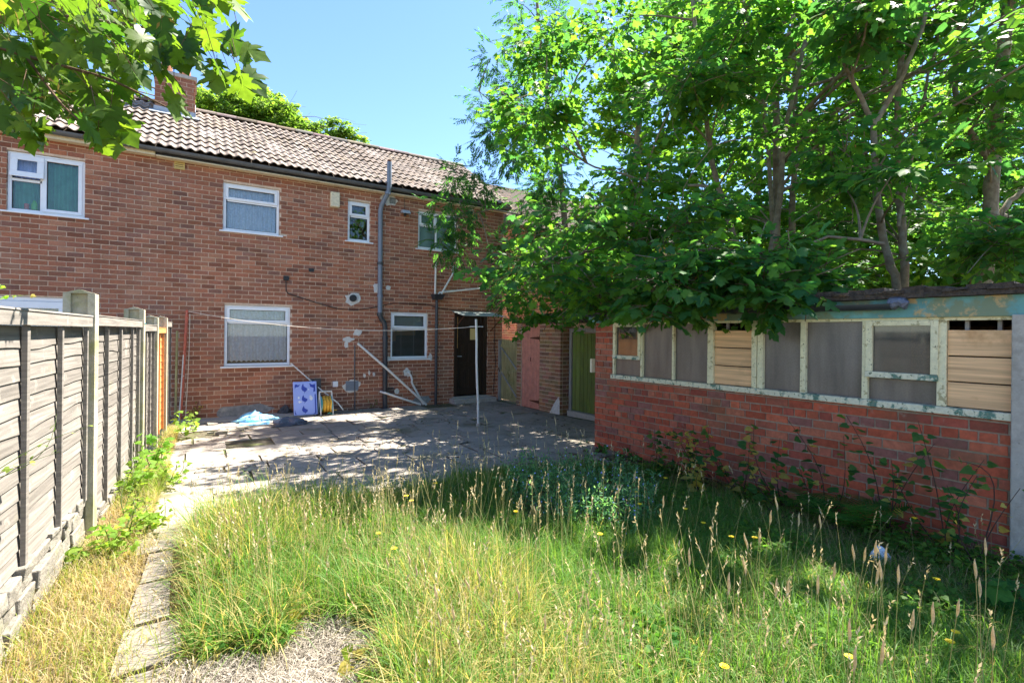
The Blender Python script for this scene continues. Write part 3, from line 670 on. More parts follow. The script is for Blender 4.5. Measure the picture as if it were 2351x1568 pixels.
for a, b, c, d in brick_rects(0, SE, -.10, 1.72, [(.33, 4.24, 1.0, 1.8)], cr=.081, bond='garden'):
    k = random.choice(RED_COL); t = random.uniform(.8, 1.15)
    q = W((a + b) / 2, 0, (c + d) / 2)
    items.append((cdist(*q) + (20 if a > 4.45 else 0), wbox(MB(), a, b, -.08, random.uniform(-.003, .002), c, d, tuple(v * t for v in k), jit=.0025)))
pieces('brick', 'far_bricks', items, 'red_brick', swall, 295)
# roof slab with ragged felt edge
rf = MB(); wbox(rf, -.16, SE + .1, -2.85, .10, 1.882, 1.92); sroof = rf.build('roof', 'felt', shed)
i = 0
for s in np.arange(-.16, SE, .13):
    h = random.uniform(.02, .05); MBb = MB(); wbox(MBb, s, s + .14, -.25, .10 + random.uniform(-.02, .025), 1.921, 1.921 + h, jit=.008)
    MBb.build('moss_clump', 'felt', sroof); i += 1
fb = MB(); wbox(fb, -.10, SE, .0, .032, 1.725, 1.88); fas = fb.build('fascia', 'teal_paint', shed, bevel=.004)
fb = MB(); wbox(fb, .33, 4.24, -.06, -.003, 1.70, 1.745); fb.build('window_head', 'flaky_paint', shed)
g2 = gutter('gutter', W(-.35, .10, 1.862), W(3.54, .10, 1.838), .05, 'dark_plastic', shed, [.35, 1.4, 2.5, 3.3])
sb = MB(); wbox(sb, .33, 4.245, -.10, .035, .972, 1.028); sill = sb.build('window_sill', 'sill_paint', shed, bevel=.006)
def upright(s0, s1, o0=-.07, o1=.0, z0=1.029, z1=1.699, nm='window_post'):
    b = MB(); wbox(b, s0, s1, o0, o1, z0, z1, jit=.002); b.build(nm, 'flaky_paint', shed, bevel=.004)
for a, b in ((.332, .362), (.815, .846), (1.296, 1.325), (1.776, 1.848), (2.288, 2.345), (2.352, 2.41), (2.777, 2.823), (3.292, 3.335), (3.81, 3.868)): upright(a, b, o1=random.uniform(-.004, .004))
def spane(s0, s1, z0, z1, m_, o=-.04): b = MB(); wbox(b, s0, s1, o - .004, o, z0, z1); b.build('pane', m_, shed)
for a, b in ((.847, 1.295), (1.326, 1.775), (2.411, 2.776), (2.824, 3.291)): spane(a, b, 1.029, 1.699, 'frosted')
spane(.363, .814, 1.029, 1.25, 'frosted'); spane(3.336, 3.809, 1.029, 1.215, 'frosted')
def casement(s0, s1, z0, z1, w, m_):
    b = MB(); o0, o1 = -.035, .016
    wbox(b, s0, s0 + w, o0, o1, z0, z1); wbox(b, s1 - w, s1, o0, o1, z0, z1); wbox(b, s0 + w, s1 - w, o0, o1 - .002, z1 - w * .8, z1)
    c = b.build('casement', 'flaky_paint', shed, bevel=.004)
    b = MB(); wbox(b, s0 + .002, s1 - .002, o0, o1 + .012, z0 - .05, z0 - .001); b.build('bottom_rail', 'sill_paint', c, bevel=.004)
    b = MB(); wbox(b, s0 + w, s1 - w, -.02, -.016, z0, z1 - w * .8); b.build('pane', m_, c)
casement(.352, .826, 1.292, 1.70, .045, 'dirty_pane'); casement(3.322, 3.822, 1.272, 1.70, .05, 'dirty_pane')
for s0, s1, zs in ((1.85, 2.286, (1.03, 1.237, 1.433, 1.625)), (3.87, 4.24, (1.03, 1.226, 1.424, 1.630))):
    for za, zb in zip(zs[:-1], zs[1:]):
        b = MB(); wbox(b, s0, s1, -.055, -.03 + random.uniform(-.004, .004), za + .005, zb - .005); b.build('boarding_plank', 'board', shed, bevel=.003)
    for q in (.28, .78):
        b = MB(); s = s0 + (s1 - s0) * q; wbox(b, s - .012, s + .012, -.10, -.07, 1.55, 1.70); b.build('batten', 'grey_wood', shed)
b = MB(); wbox(b, 2.9, 4.2, -2.49, -2.45, .9, 1.7); b.build('inside_board', 'board', shed)
rg = MB(); c0 = W(3.60, .10, 1.84)
rg.tube([W(3.52, .10, 1.845), W(3.56, .10, 1.84), W(3.60, .11, 1.85), W(3.63, .10, 1.835), W(3.66, .12, 1.85)], [.045, .055, .04, .05, .008], 8).build('blue_rag', 'dark_bag', label='dark blue rag stuffed into the end of the workshop gutter', cat='rag')
b = MB(); wbox(b, 4.245, 4.46, -.02, .06, -.12, 1.735); b.build('concrete_pillar', 'concrete', label='tall pale concrete post at the right end of the workshop wall', cat='post', bevel=.008)
b = MB(); wbox(b, -.045, -.012, -.02, .05, 1.03, 1.22); b.build('gate_stop', 'cream_paint', label='short cream timber block on the corner of the workshop', cat='block')

# ------------------------------------------------------------------ outhouse with pink door, plank door, side gate
out = thing('brick_outhouse', (7.2, -2.4, -.1), 'small brown brick outhouse with pink plank door', 'outhouse')
ob_ = MB()
ob_.box(6.309, 6.42, -1.283, -1.10, -.14, 1.79).box(6.309, 6.42, -2.741, -2.01, -.14, 1.79).box(6.43, 8.2, -2.741, -2.63, -.14, 1.79).box(8.1, 8.2, -2.6, -1.1, -.14, 1.79).box(6.43, 8.09, -1.2, -1.10, -.14, 1.79)
ow = ob_.build('wall', 'mortar', out)
items = []
OC = [(.33, .175, .10), (.38, .205, .115), (.28, .145, .09), (.40, .23, .13), (.31, .18, .11)]
for r_ in brick_rects(1.10, 1.283, -.14, 1.79, []) + brick_rects(2.01, 2.75, -.14, 1.79, []):
    items.append((0, MB().box(6.30, 6.36, -r_[1], -r_[0], r_[2], r_[3], tuple(v * random.uniform(.8, 1.15) for v in random.choice(OC)), jit=.002)))
for r_ in brick_rects(6.362, 6.60, -.14, 1.79, []):
    items.append((0, MB().box(r_[0], r_[1], -2.75, -2.70, r_[2], r_[3], tuple(v * random.uniform(.7, 1.0) for v in random.choice(OC)), jit=.002)))
pieces('brick', 'far_bricks', items, 'brick', ow)
MB().box(6.22, 8.3, -5.0, -1.02, 1.80, 1.87).build('roof', 'felt', out)
MB().add([(6.297, -2.55, .12), (6.297, -2.70, .28), (6.297, -2.74, .20), (6.297, -2.74, -.08), (6.297, -2.4, -.09), (6.297, -2.5, .05)], [(0, 1, 2, 3, 4, 5)]).build('mortar_patch', 'patch', ow)
pd = MB().box(6.345, 6.36, -2.0, -1.29, -.09, 1.77); pink = pd.build('door', 'pink_paint', out)
for k in range(6):
    y0 = -2.0 + k * .1183; zb = -.08 + (.0 if k != 2 else .06)
    MB().box(6.322, 6.344, y0 + .003, y0 + .1155, zb, 1.76).build('plank', 'pink_paint', pink, bevel=.004)
for z in (1.47, .08):
    MB().add([(6.318, -1.99, z - .035), (6.318, -1.99, z + .035), (6.318, -1.62, z + .008), (6.318, -1.62, z - .008)], [(0, 1, 2, 3)]).build('hinge', 'rust', pink)
    MB().box(6.31, 6.319, -2.02, -1.985, z - .07, z + .07).build('hinge_plate', 'rust', pink)
MB().box(6.313, 6.321, -1.66, -1.64, .95, 1.04).build('latch', 'rust', pink)
t = thing('plank_door', (6.53, -3.2, -.06), 'green algae stained vertical plank door in the dark recess', 'door')
for k in range(6):
    y0 = -2.86 - k * .115; g = random.uniform(.8, 1.2)
    MB().box(6.53, 6.552, y0 - .108, y0, .02, 1.58, (.15 * g, .185 * g, .05 * g)).build('plank', 'green_wood', t, bevel=.004)
MB().box(6.553, 6.58, -3.6, -2.84, .06, 1.56).build('backing', 'green_wood', t)
MB().box(6.50, 6.56, -2.855, -2.78, -.08, 1.68).box(6.50, 6.56, -3.65, -2.856, 1.60, 1.68).build('door_frame', 'grey_wood', t)
MB().box(6.44, 6.62, -4.3, -2.80, -.12, .01).build('door_sill', 'concrete', t, bevel=.01)
for k in range(6): MB().box(6.56, 6.58, -4.3, -3.66, .02 + k * .1, .112 + k * .1, (.12, .15, .05)).build('low_plank', 'green_wood', t)
MB().box(6.62, 6.72, -5.2, -2.76, -.12, 1.79).build('back_wall', 'mortar', t)
t = thing('side_gate', (6.42, -.58, -.08), 'weathered mossy wooden side gate between the house corner and the outhouse', 'gate')
for k in range(7):
    y0 = -.17 - k * .125; h = 1.42 + random.uniform(-.03, .02)
    MB().box(6.45, 6.468, y0 - .118, y0, -.05, h).build('plank', 'gate_wood', t)
for z in (.62, 1.25): MB().box(6.425, 6.449, -1.04, -.17, z - .04, z + .04).build('rail', 'gate_wood', t)
for a, b in (((6.424, -.2, .62), (6.424, -1.0, -.0)), ((6.424, -.2, 1.22), (6.424, -1.0, .66))):
    MB().tube([a, b], .02, 4).build('brace', 'grey_wood', t)
MB().box(6.40, 6.46, -.165, -.09, -.1, 1.40).build('gate_post', 'grey_wood', t)
MB().tube([(6.40, -.14, .72), (6.37, -.16, .70), (6.40, -.18, .62)], .012, 6).build('latch', 'rust', t)
MB().box(6.44, 6.50, -1.085, -1.045, -.1, 1.5).build('gate_post', 'gate_wood', t)

# neighbouring house glimpsed between the trees
nb = thing('neighbour_house', (13, 6, -.1), 'red brick neighbouring house half hidden behind the trees', 'house')
w_ = MB().box(9.31, 18, 3.61, 9, -.1, 5.3); nw = w_.build('wall', 'mortar', nb)
items = []
for r_ in brick_rects(9.3, 15.0, -.1, 5.3, [(10.4, 11.6, 3.4, 4.4), (10.4, 11.6, .9, 2.1)]):
    items.append((cdist(r_[0], 3.6, r_[2]), MB().box(r_[0], r_[1], 3.60, 3.64, r_[2], r_[3], tuple(v * random.uniform(.85, 1.2) for v in random.choice(HOUSE_COL)))))
for r_ in brick_rects(3.65, 8.0, -.1, 5.3, []):
    items.append((cdist(9.3, r_[0], r_[2]), MB().box(9.30, 9.34, r_[0], r_[1], r_[2], r_[3], tuple(v * random.uniform(.85, 1.2) for v in random.choice(HOUSE_COL)))))
pieces('brick', 'far_bricks', items, 'brick', nw, 150)
for z0, z1 in ((3.4, 4.4), (.9, 2.1)):
    b = MB(); frame_box(b, 10.4, 11.6, z0, z1, .06, 3.57, 3.605); b.box(10.97, 11.03, 3.57, 3.605, z0 + .06, z1 - .06); b.build('window', 'white_upvc', nb)
MB().prism([(9.0, 3.2, 5.2), (9.0, 6.3, 7.4), (9.0, 9.4, 5.2)], (9.2, 0, 0)).build('roof', 'felt', nb)

# ------------------------------------------------------------------ fence on the left
FA = np.array([-.728, -5.79, 0.]); FD = np.array([.0615, .9981, 0.]); FN = np.array([.9981, -.0615, 0.])   # FN points into the garden
def Fp(s, o, z): return FA + FD * s + FN * o + UZ * z
def fbox(b, s0, s1, o0, o1, z0, z1, c=None, jit=0):
    k = len(b.v); b.obox(Fp(s0, o0, z0), FD * (s1 - s0), FN * (o1 - o0), UZ * (z1 - z0), c)
    if jit: b.v[k:] = [tuple(q + random.uniform(-jit, jit) for q in p) for p in b.v[k:]]
    return b
GREY = (.225, .202, .178)
fence = thing('garden_fence', Fp(0, 0, -.05), 'weathered lap board fence with concrete posts along the left side', 'fence')
def fence_panel(s0, s1, zb, zt, nsl, bat, label, wood='fence_wood', base=GREY):
    b = MB(); fbox(b, s0, s1, .005, .05, zt - .084, zt - .012, tuple(v * 1.15 for v in base), jit=.002); t = b.build('fence_panel', wood, fence, label=label)
    p = (zt - .10 - zb) / nsl; n = max(6, int((s1 - s0) / .12))
    for k in range(nsl):
        z0 = zb + k * p; V = []; ph = random.uniform(0, 9); am = random.uniform(.001, .005)
        if k % 5 == 3: am = .010
        for i in range(n + 1):
            s = s0 + (s1 - s0) * i / n; e = am * math.sin(ph + i * .45) + am * .6 * math.sin(2.1 * ph + i * 1.1) + random.uniform(-.0015, .0015)
            V += [Fp(s, .001, z0 - .012 + e), Fp(s, -.008, z0 - .012 + e), Fp(s, -.018, z0 + p + .012), Fp(s, -.009, z0 + p + .012)]
        F = []
        for i in range(n):
            q = i * 4
            for a, b_ in ((0, 1), (1, 2), (2, 3), (3, 0)): F.append((q + a, q + b_, q + 4 + b_, q + 4 + a))
        F += [(0, 3, 2, 1), (4 * n, 4 * n + 1, 4 * n + 2, 4 * n + 3)]
        g = random.uniform(.82, 1.15); MB().add(V, F, tuple(v * g for v in base)).build('slat', wood, t)
    for s in bat:
        b = MB(); fbox(b, s - .017, s + .017, .005, .030, zb - .03, zt - .085, tuple(v * .95 for v in base), jit=.002); b.build('batten', wood, t)
    b = MB(); fbox(b, s0, s1, -.03, .055, zt - .011, zt, tuple(v * 1.2 for v in base), jit=.002); b.build('capping', wood, t)
fence_panel(-4.2, -2.10, .33, 1.66, 14, (-4.15, -3.45, -2.75, -2.13), 'grey lap fence panel nearest the camera at the left edge')
fence_panel(-2.08, -.22, .31, 1.665, 14, (-2.05, -1.49, -.88, -.25), 'weathered grey lap fence panel left of the tallest concrete post')
fence_panel(-.06, 2.15, .09, 1.675, 15, (-.03, .468, 1.07, 1.70, 2.12), 'weathered grey lap fence panel between the two largest concrete posts')
fence_panel(2.29, 3.38, .05, 1.63, 14, (2.32, 2.68, 3.02, 3.35), 'grey fence panel just left of the orange panel')
fence_panel(3.51, 4.46, .05, 1.60, 14, (3.54, 3.95, 4.42), 'new orange fence panel among the grey ones', wood='orange_wood', base=(.6, .3, .1))
fence_panel(4.6, 5.45, .0, 1.70, 14, (4.63, 5.05, 5.42), 'last dark grey fence panel against the house wall')
def conc_post(s, zt, label, w=.12, o0=-.13, o1=.06):
    """H-section concrete post: two flanges and a web, weathered chamfered top"""
    b = MB(); z0 = -.2; ch = .02
    for a, e in ((o0, o0 + .045), (o1 - .045, o1)):
        P = [Fp(s - w / 2, a, z0), Fp(s + w / 2, a, z0), Fp(s + w / 2, e, z0), Fp(s - w / 2, e, z0)]
        b.prism(P, (0, 0, zt - z0 - ch))
    fbox(b, s - .025, s + .025, o0 + .046, o1 - .046, z0, zt - ch)
    q = [Fp(s - w / 2, o0, zt - ch + .001), Fp(s + w / 2, o0, zt - ch + .001), Fp(s + w / 2, o1, zt - ch + .001), Fp(s - w / 2, o1, zt - ch + .001)]; apex = [Fp(s - w / 2, (o0 + o1) / 2, zt + .012), Fp(s + w / 2, (o0 + o1) / 2, zt + .012)]
    b.add(q + apex, [(3, 2, 1, 0), (0, 1, 5, 4), (2, 3, 4, 5), (1, 2, 5), (3, 0, 4)])
    b.build('concrete_post', 'post_concrete', fence, label=label)
conc_post(-.14, 1.85, 'tallest mossy concrete fence post nearest the camera')
conc_post(2.22, 1.815, 'second concrete fence post with blue twine round its top')
conc_post(3.445, 1.75, 'concrete fence post on the near side of the orange panel')
conc_post(4.53, 1.77, 'concrete fence post on the far side of the orange panel')
tw = MB(); P = [Fp(2.22 + .066 * math.cos(a), -.035 + .105 * math.sin(a), 1.64 + .01 * math.sin(3 * a)) for a in np.linspace(0, 6.28, 17)]; tw.tube(P, .005, 5).build('twine', 'teal_plastic', label='blue twine tied round the second fence post', cat='twine')
for s0, s1, zt in ((-4.2, -.21, .305), (-.07, 2.15, .08)):
    b = MB(); fbox(b, s0, s1, -.06, -.012, -.1, zt - .01); t = b.build('footing', 'stone', fence)
    s = s0; 
    while s < s1:
        L = random.uniform(.16, .34); z = -.1
        while z < zt - .03:
            h = min(random.uniform(.07, .11), zt - z); b = MB(); fbox(b, s + .004, min(s + L, s1) - .004, -.07, .02 + random.uniform(-.015, .02), z + .003, z + h - .004, jit=.009); b.build('stone', 'stone', t, bevel=.008); z += h
        s += L
MB().tube([(-.30, -.10, -.1), (-.285, -.10, 1.55)], .02, 8).build('wooden_stake', 'gate_wood', label='thin brown wooden stake standing against the wall by the fence', cat='stake')

# ------------------------------------------------------------------ washing line, poles
pb_ = gnd(414, 968, -.08); db = float((pb_ - CAM) @ FW); pt_ = at(430, 712, db)
t = thing('washing_post', pb_, 'leaning red painted washing line post by the fence', 'post')
MB().tube([pb_, pt_], [.026, .024], 10).build('pole', 'red_metal', t, smooth=True)
q = pt_ - UZ * .06
MB().tube([q - RT * .09, q + RT * .10], .008, 6).build('crossbar', 'rust', t)
MB().tube([pb_ + np.array([-.02, -.05, 0]), pb_ * .4 + pt_ * .6 + np.array([-.015, -.02, 0])], .010, 6).build('stay', 'white_metal', t)
wp = gnd(1098, 976, -.06); dw = float((wp - CAM) @ FW); wt = at(1093, 733, dw)
t2 = thing('line_pole', wp, 'slim flaking white metal washing line pole in the patio', 'post')
mid = [wp * (1 - k) + wt * k + RT * .006 * math.sin(9 * k) for k in (0, .2, .4, .6, .8, 1)]
MB().tube(mid, .021, 10).build('pole', 'white_metal', t2, smooth=True)
MB().tube([wt - UZ * .13 - RT * .11, wt - UZ * .13 + RT * .13], .006, 6).build('crossbar', 'white_metal', t2)
MB().tube([wp - UZ * .02, wp + UZ * .03], .04, 10).build('socket', 'concrete', t2)
P = []
A_, B_ = pt_ - UZ * .02, wt - UZ * .13
for k in np.linspace(0, 1, 25): P.append(A_ * (1 - k) + B_ * k - UZ * .33 * 4 * k * (1 - k) * .55)
MB().tube(P, .0045, 5).build('washing_line', 'rope', label='pale washing line sagging between the red post and the white pole', cat='rope')
P = [q + RT * .05 + (pb_ + RT * .10 - q - RT * .05) * k + RT * .01 * math.sin(4 * k) for k in np.linspace(0, 1, 9)]
MB().tube(P, .005, 5).build('loose_line', 'rope', label='loose end of line hanging beside the red post', cat='rope')

# ------------------------------------------------------------------ things left on the patio
def lumpy(cx, cy, z0, rx, ry, h, name, material, label, cat, seed=1, n=28, m_=12, fold=.18, rot=0, flat=.5):
    r_ = np.random.default_rng(seed); V = []; ph = r_.uniform(0, 6, 6)
    for i in range(m_ + 1):
        v = i / m_
        for k in range(n):
            a = 2 * math.pi * k / n; rr = math.sin(math.pi * (.06 + .94 * (1 - v)) / 2) if False else (1 - v ** 2.2) ** .5
            w = 1 + fold * math.sin(3 * a + ph[0] + 2 * v) + fold * .6 * math.sin(7 * a + ph[1] - 3 * v) + fold * .3 * r_.normal()
            x, y = rx * rr * w * math.cos(a), ry * rr * w * math.sin(a)
            z = h * v * (1 + .35 * math.sin(2 * a + ph[2]) + .25 * math.sin(5 * a + ph[3]))
            V.append((cx + x * math.cos(rot) - y * math.sin(rot), cy + x * math.sin(rot) + y * math.cos(rot), z0 + max(z, 0)))
    F = [(i * n + k, i * n + (k + 1) % n, (i + 1) * n + (k + 1) % n, (i + 1) * n + k) for i in range(m_) for k in range(n)]
    b = MB().add(V, F); o = b.build(name, material, smooth=True, label=label, cat=cat); o.modifiers.remove(o.modifiers['edges']); return o
c = gnd(586, 962, -.05); lumpy(c[0], c[1], -.085, .36, .17, .13, 'blue_bag', 'blue_bag', 'crumpled bright blue plastic sack lying at the foot of the wall', 'bag', 3)
c2 = gnd(580, 968, -.07); MB().prism([(c2[0] - .26, c2[1] - .28, -.082), (c2[0] + .22, c2[1] - .38, -.08), (c2[0] + .28, c2[1] - .1, -.078), (c2[0] - .2, c2[1] - .0, -.078)], (0, 0, .006)).build('blue_sheet', 'blue_bag', label='flat pale blue plastic sheet under the blue sack', cat='sheet')
c = gnd(663, 974, -.07); lumpy(c[0], c[1], -.088, .25, .11, .10, 'dark_bag', 'dark_bag', 'crumpled dark bin bag on the patio in front of the blue board', 'bag', 8, fold=.28)
c = gnd(655, 950, -.06); lumpy(c[0], c[1] + .1, -.088, .13, .08, .13, 'dark_sack', 'bin_grey', 'small dark rough bundle between the sack and the blue board', 'bundle', 11)
# patterned blue board leaning on the wall
bx0 = PXw = None
pl = gnd(676, 956, -.07); pr = gnd(731, 954, -.07)
yb = -.42; 
def onY(px, py, y):
    p = at(px, py, 1.) - CAM; return CAM + p * ((y - CAM[1]) / p[1])
L0, R0, T0 = onY(675, 956, yb), onY(730, 952, yb), onY(675, 877, yb + .16)
xa, xb, za, zt = L0[0], R0[0], -.075, T0[2]
t = thing('blue_board', ((xa + xb) / 2, yb, za), 'pale blue board printed with dark wavy shapes leaning on the wall', 'board')
def lean(x, z, o=0): return (x, yb + .16 * (z - za) / (zt - za) - o, z)
bd = MB(); bd.prism([lean(xa, za), lean(xb, za), lean(xb, zt), lean(xa, zt)], (0, .035, 0)); bd.build('panel', 'blue_board', t, bevel=.012)
wv, hv = xb - xa, zt - za
def prn(pts, material): MB().prism([lean(xa + wv * u, za + hv * v, .0005) for u, v in pts], (0, -.002, 0)).build('print', material, t)
for c_, s_ in ((.80, 1.15), (.48, .95), (.16, .95)):
    prn([(.42, c_ + .13 * s_), (.36, c_ + .06 * s_), (.34, c_ - .01 * s_), (.38, c_ - .06 * s_), (.47, c_ - .09 * s_), (.44, c_ - .15 * s_), (.50, c_ - .09 * s_), (.57, c_ - .06 * s_), (.58, c_ - .0 * s_), (.52, c_ + .02 * s_), (.45, c_ + .05 * s_)], 'navy_print')
for pts in ([(.07, .90), (.07, .80), (.12, .84), (.22, .85), (.30, .92), (.20, .90), (.12, .93)], [(.93, .92), (.93, .70), (.84, .68), (.86, .80), (.72, .84), (.68, .95), (.80, .90)], [(.05, .18), (.05, .04), (.12, .03), (.08, .08)], [(.94, .62), (.94, .06), (.89, .06), (.89, .60)], [(.82, .03), (.93, .03), (.94, .08)]):
    prn(pts, 'navy_print')
for cx_, cy_, r_ in ((.22, .52, .045), (.24, .40, .05), (.31, .40, .03), (.74, .50, .075), (.65, .76, .025), (.72, .55, .05)):
    prn([(cx_ + r_ * random.uniform(.7, 1.2) * math.cos(a), cy_ + r_ * .75 * random.uniform(.7, 1.3) * math.sin(a)) for a in np.linspace(0, 6.28, 9)[:-1]], 'white_print')
MB().box(xb - .06, xb + .10, yb + .22, yb + .36, -.09, zt + .03).build('dark_board', 'bin_grey', label='dark upright board standing behind the blue patterned board', cat='board')
# hose reel
hc = onY(748, 938, -.38); hx_ = hc[0]
t = thing('hose_reel', (hx_, -.38, -.09), 'hose reel with yellow hose and teal drum on a white frame', 'hose reel')
zc = .11
for dx, m_ in ((-.10, 'teal_plastic'), (.09, 'teal_plastic')):
    MB().tube([(hx_ + dx - .008, -.38, zc), (hx_ + dx + .008, -.38, zc)], .165, 24).build('drum_side', m_, t)
cl = MB()
for k in range(9):
    r_ = .12 + .018 * (k % 3); xx = hx_ - .075 + .15 * k / 8
    cl.tube([(xx + .006 * math.sin(5 * a), -.38 + r_ * math.cos(a), zc + r_ * math.sin(a)) for a in np.linspace(0, 6.283, 25)], .014, 6)
cl.build('coiled_hose', 'yellow_hose', t, smooth=True)
MB().tube([(hx_ + .07 + .02 * k + .03 * math.sin(k * 1.1), -.44 - .03 * math.cos(k * .9), -.04 + .03 * abs(math.sin(k * .8))) for k in np.linspace(0, 6, 18)], .011, 6).build('loose_hose', 'yellow_hose', t, smooth=True)
MB().tube([(hx_ + .02 + .02 * k, -.50 + .02 * math.cos(k * 2.), -.07 + .02 * math.sin(k)) for k in np.linspace(0, 6, 16)], .010, 6).build('loose_hose', 'green_hose', t, smooth=True)
for dx in (-.12, .115):
    MB().tube([(hx_ + dx, -.52, -.085), (hx_ + dx, -.50, .05), (hx_ + dx, -.36, .36), (hx_ + dx, -.26, -.085)], .012, 8).build('frame', 'white_metal', t)
MB().tube([(hx_ - .12, -.36, .36), (hx_ + .115, -.36, .36)], .014, 8).build('handle', 'white_metal', t)
MB().tube([onY(668, 834, -.06), onY(735, 893, -.20), onY(776, 925, -.36), onY(788, 941, -.42)], .013, 8).build('leaning_rod', 'white_plastic', label='long pale rod leaning from the window sill down to the patio', cat='rod')
for k in range(7):   # rubble by the fence end
    c = gnd(random.uniform(470, 560), random.uniform(972, 1000), -.07); b = MB(); s_ = random.uniform(.02, .05); b.box(c[0] - s_ * 1.8, c[0] + s_ * 1.8, c[1] - s_, c[1] + s_, -.085, -.085 + s_ * .7, jit=s_ * .3)
    b.build('debris', 'stone', label='small scrap of rubble on the patio near the blue sack', cat='rubble', group='rubble scraps near the blue sack')

# ------------------------------------------------------------------ vegetation helpers
def tri_shape(half, center, zf, n_drop=0):
    """closed symmetric outline (right half, base -> apex) fanned from a centre point"""
    right = half; left = [(-x, y) for x, y in half[::-1] if x > 1e-6]
    out = right + left; P = [center] + out
    V = np.array([(x, y, zf(x, y)) for x, y in P]); n = len(out)
    return V, np.array([(0, 1 + i, 1 + (i + 1) % n) for i in range(n)])
MAPLE = tri_shape([(0, .02), (.16, -.10), (.40, -.06), (.34, .06), (.50, .10), (.37, .20), (.34, .27), (.52, .34), (.62, .52), (.47, .47), (.40, .55), (.24, .46), (.26, .62), (.34, .68), (.20, .76), (.12, .86), (0, 1.02)], (0, .30), lambda x, y: -.28 * x * x * 1.6 - .22 * max(y - .3, 0) ** 2 + .05 * abs(x))
SYC = tri_shape([(0, .02), (.20, -.10), (.42, -.02), (.36, .16), (.58, .36), (.46, .48), (.25, .48), (.28, .68), (.12, .84), (0, 1.0)], (0, .30), lambda x, y: -.5 * x * x - .25 * max(y - .3, 0) ** 2 + .06 * abs(x))
FARLEAF = tri_shape([(0, 0), (.42, .05), (.50, .42), (.24, .62), (0, 1.0)], (0, .4), lambda x, y: -.5 * x * x - .2 * y * y)
LANCE = (np.array([(0, 0, 0), (.17, .4, -.02), (0, 1, -.10), (-.17, .4, -.02)]), np.array([(0, 1, 2), (0, 2, 3)]))
HEART = tri_shape([(0, .06), (.20, -.06), (.42, .06), (.44, .30), (.26, .62), (0, 1.0)], (0, .3), lambda x, y: -.35 * x * x + .08 * abs(x) - .15 * y * y)
def unit(v): return v / (np.linalg.norm(v, axis=-1, keepdims=True) + 1e-9)
def leaf_frames(P, D, N):
    D = unit(D); N = unit(N - D * np.sum(N * D, -1, keepdims=True)); S = np.cross(D, N); return P, D, N, S
def leaf_batch(P, D, N, size, colr, shape):
    P, D, N, S = leaf_frames(P, D, N); V0, F0 = shape; k = len(V0); n = len(P); sz = size[:, None, None]
    V = P[:, None, :] + sz * (S[:, None, :] * V0[None, :, 0:1] + D[:, None, :] * V0[None, :, 1:2] + N[:, None, :] * V0[None, :, 2:3])
    F = (F0[None] + (np.arange(n) * k)[:, None, None]).reshape(-1, 3)
    C = np.repeat(colr, len(F0), 0)
    return V.reshape(-1, 3), F, C
def leaf_objects(P, D, N, size, shape, material, parent, name='leaf', variants=3, pool={}):
    """single leaves as objects sharing mesh data"""
    key = (id(shape), material)
    if key not in pool: 
        me = npmesh(name, shape[0], shape[1], np.full((len(shape[1]), 3), .1)); me.materials.append(MATS[material]); pool[key] = me
    P, D, N, S = leaf_frames(P, D, N); wl_ = WL[parent.name]
    for p, d, n_, s_, z in zip(P, D, N, S, size):
        o = bpy.data.objects.new(name, pool[key]); col.objects.link(o); WL[o.name] = Vector(p); o.parent = parent
        o.matrix_local = Matrix.Translation(Vector(p) - wl_) @ Matrix(((s_[0], d[0], n_[0], 0), (s_[1], d[1], n_[1], 0), (s_[2], d[2], n_[2], 0), (0, 0, 0, 1))) @ Matrix.Scale(float(z), 4)
def curve(a, b, sag=0., wob=0., n=8):
    a, b = np.array(a, float), np.array(b, float); t = np.linspace(0, 1, n)[:, None]; L = np.linalg.norm(b - a)
    w = rng.normal(0, 1, 3) * wob * L; return a * (1 - t) + b * t + np.sin(np.pi * t) * (w + UZ * sag * L)
def view_xy(P):
    q = P - CAM; d = q @ FW; u = q @ RT / d * FX; v = -q[:, 2] / d * FX - HOR; return u + 1175.5, v + 784, d
def sprays(C, rad, ntw, nlf, tw_len, size, bias=None, flat=.55, droop=.35):
    """twigs with opposite leaves inside clusters. returns leaf arrays and twig segments"""
    Ps, Ds, Ns, Ss, tw = [], [], [], [], []
    for c, r_ in zip(C, rad):
        for _ in range(ntw):
            o = rng.normal(0, 1, 3); o /= np.linalg.norm(o); o *= r_ * rng.uniform(.15, 1) ** .6; o[2] *= flat
            p0 = c + o * .5; d = o + (bias if bias is not None else 0) + rng.normal(0, .25, 3) * r_; d = d / (np.linalg.norm(d) + 1e-9); d[2] = d[2] * .6 - .1
            p1 = p0 + d * tw_len * rng.uniform(.6, 1.2); tw.append((p0, p1)); n_ = nlf
            side = np.cross(d, UZ); side = side / (np.linalg.norm(side) + 1e-9)
            for k in range(n_):
                t = (k // 2 + .6) / (n_ // 2 + .3); q = p0 * (1 - t) + p1 * t; sgn = 1 if k % 2 else -1
                ld = d * (.5 + .5 * t) + side * sgn * (1.1 - .6 * t) + rng.normal(0, .3, 3); ld = ld / np.linalg.norm(ld); ld[2] -= droop * rng.uniform(.3, 1.6)
                Ps.append(q + ld * .05); Ds.append(ld); Ns.append(UZ * .9 + rng.normal(0, .38, 3)); Ss.append(size * rng.uniform(.6, 1.2))
    return np.array(Ps), np.array(Ds), np.array(Ns), np.array(Ss), tw
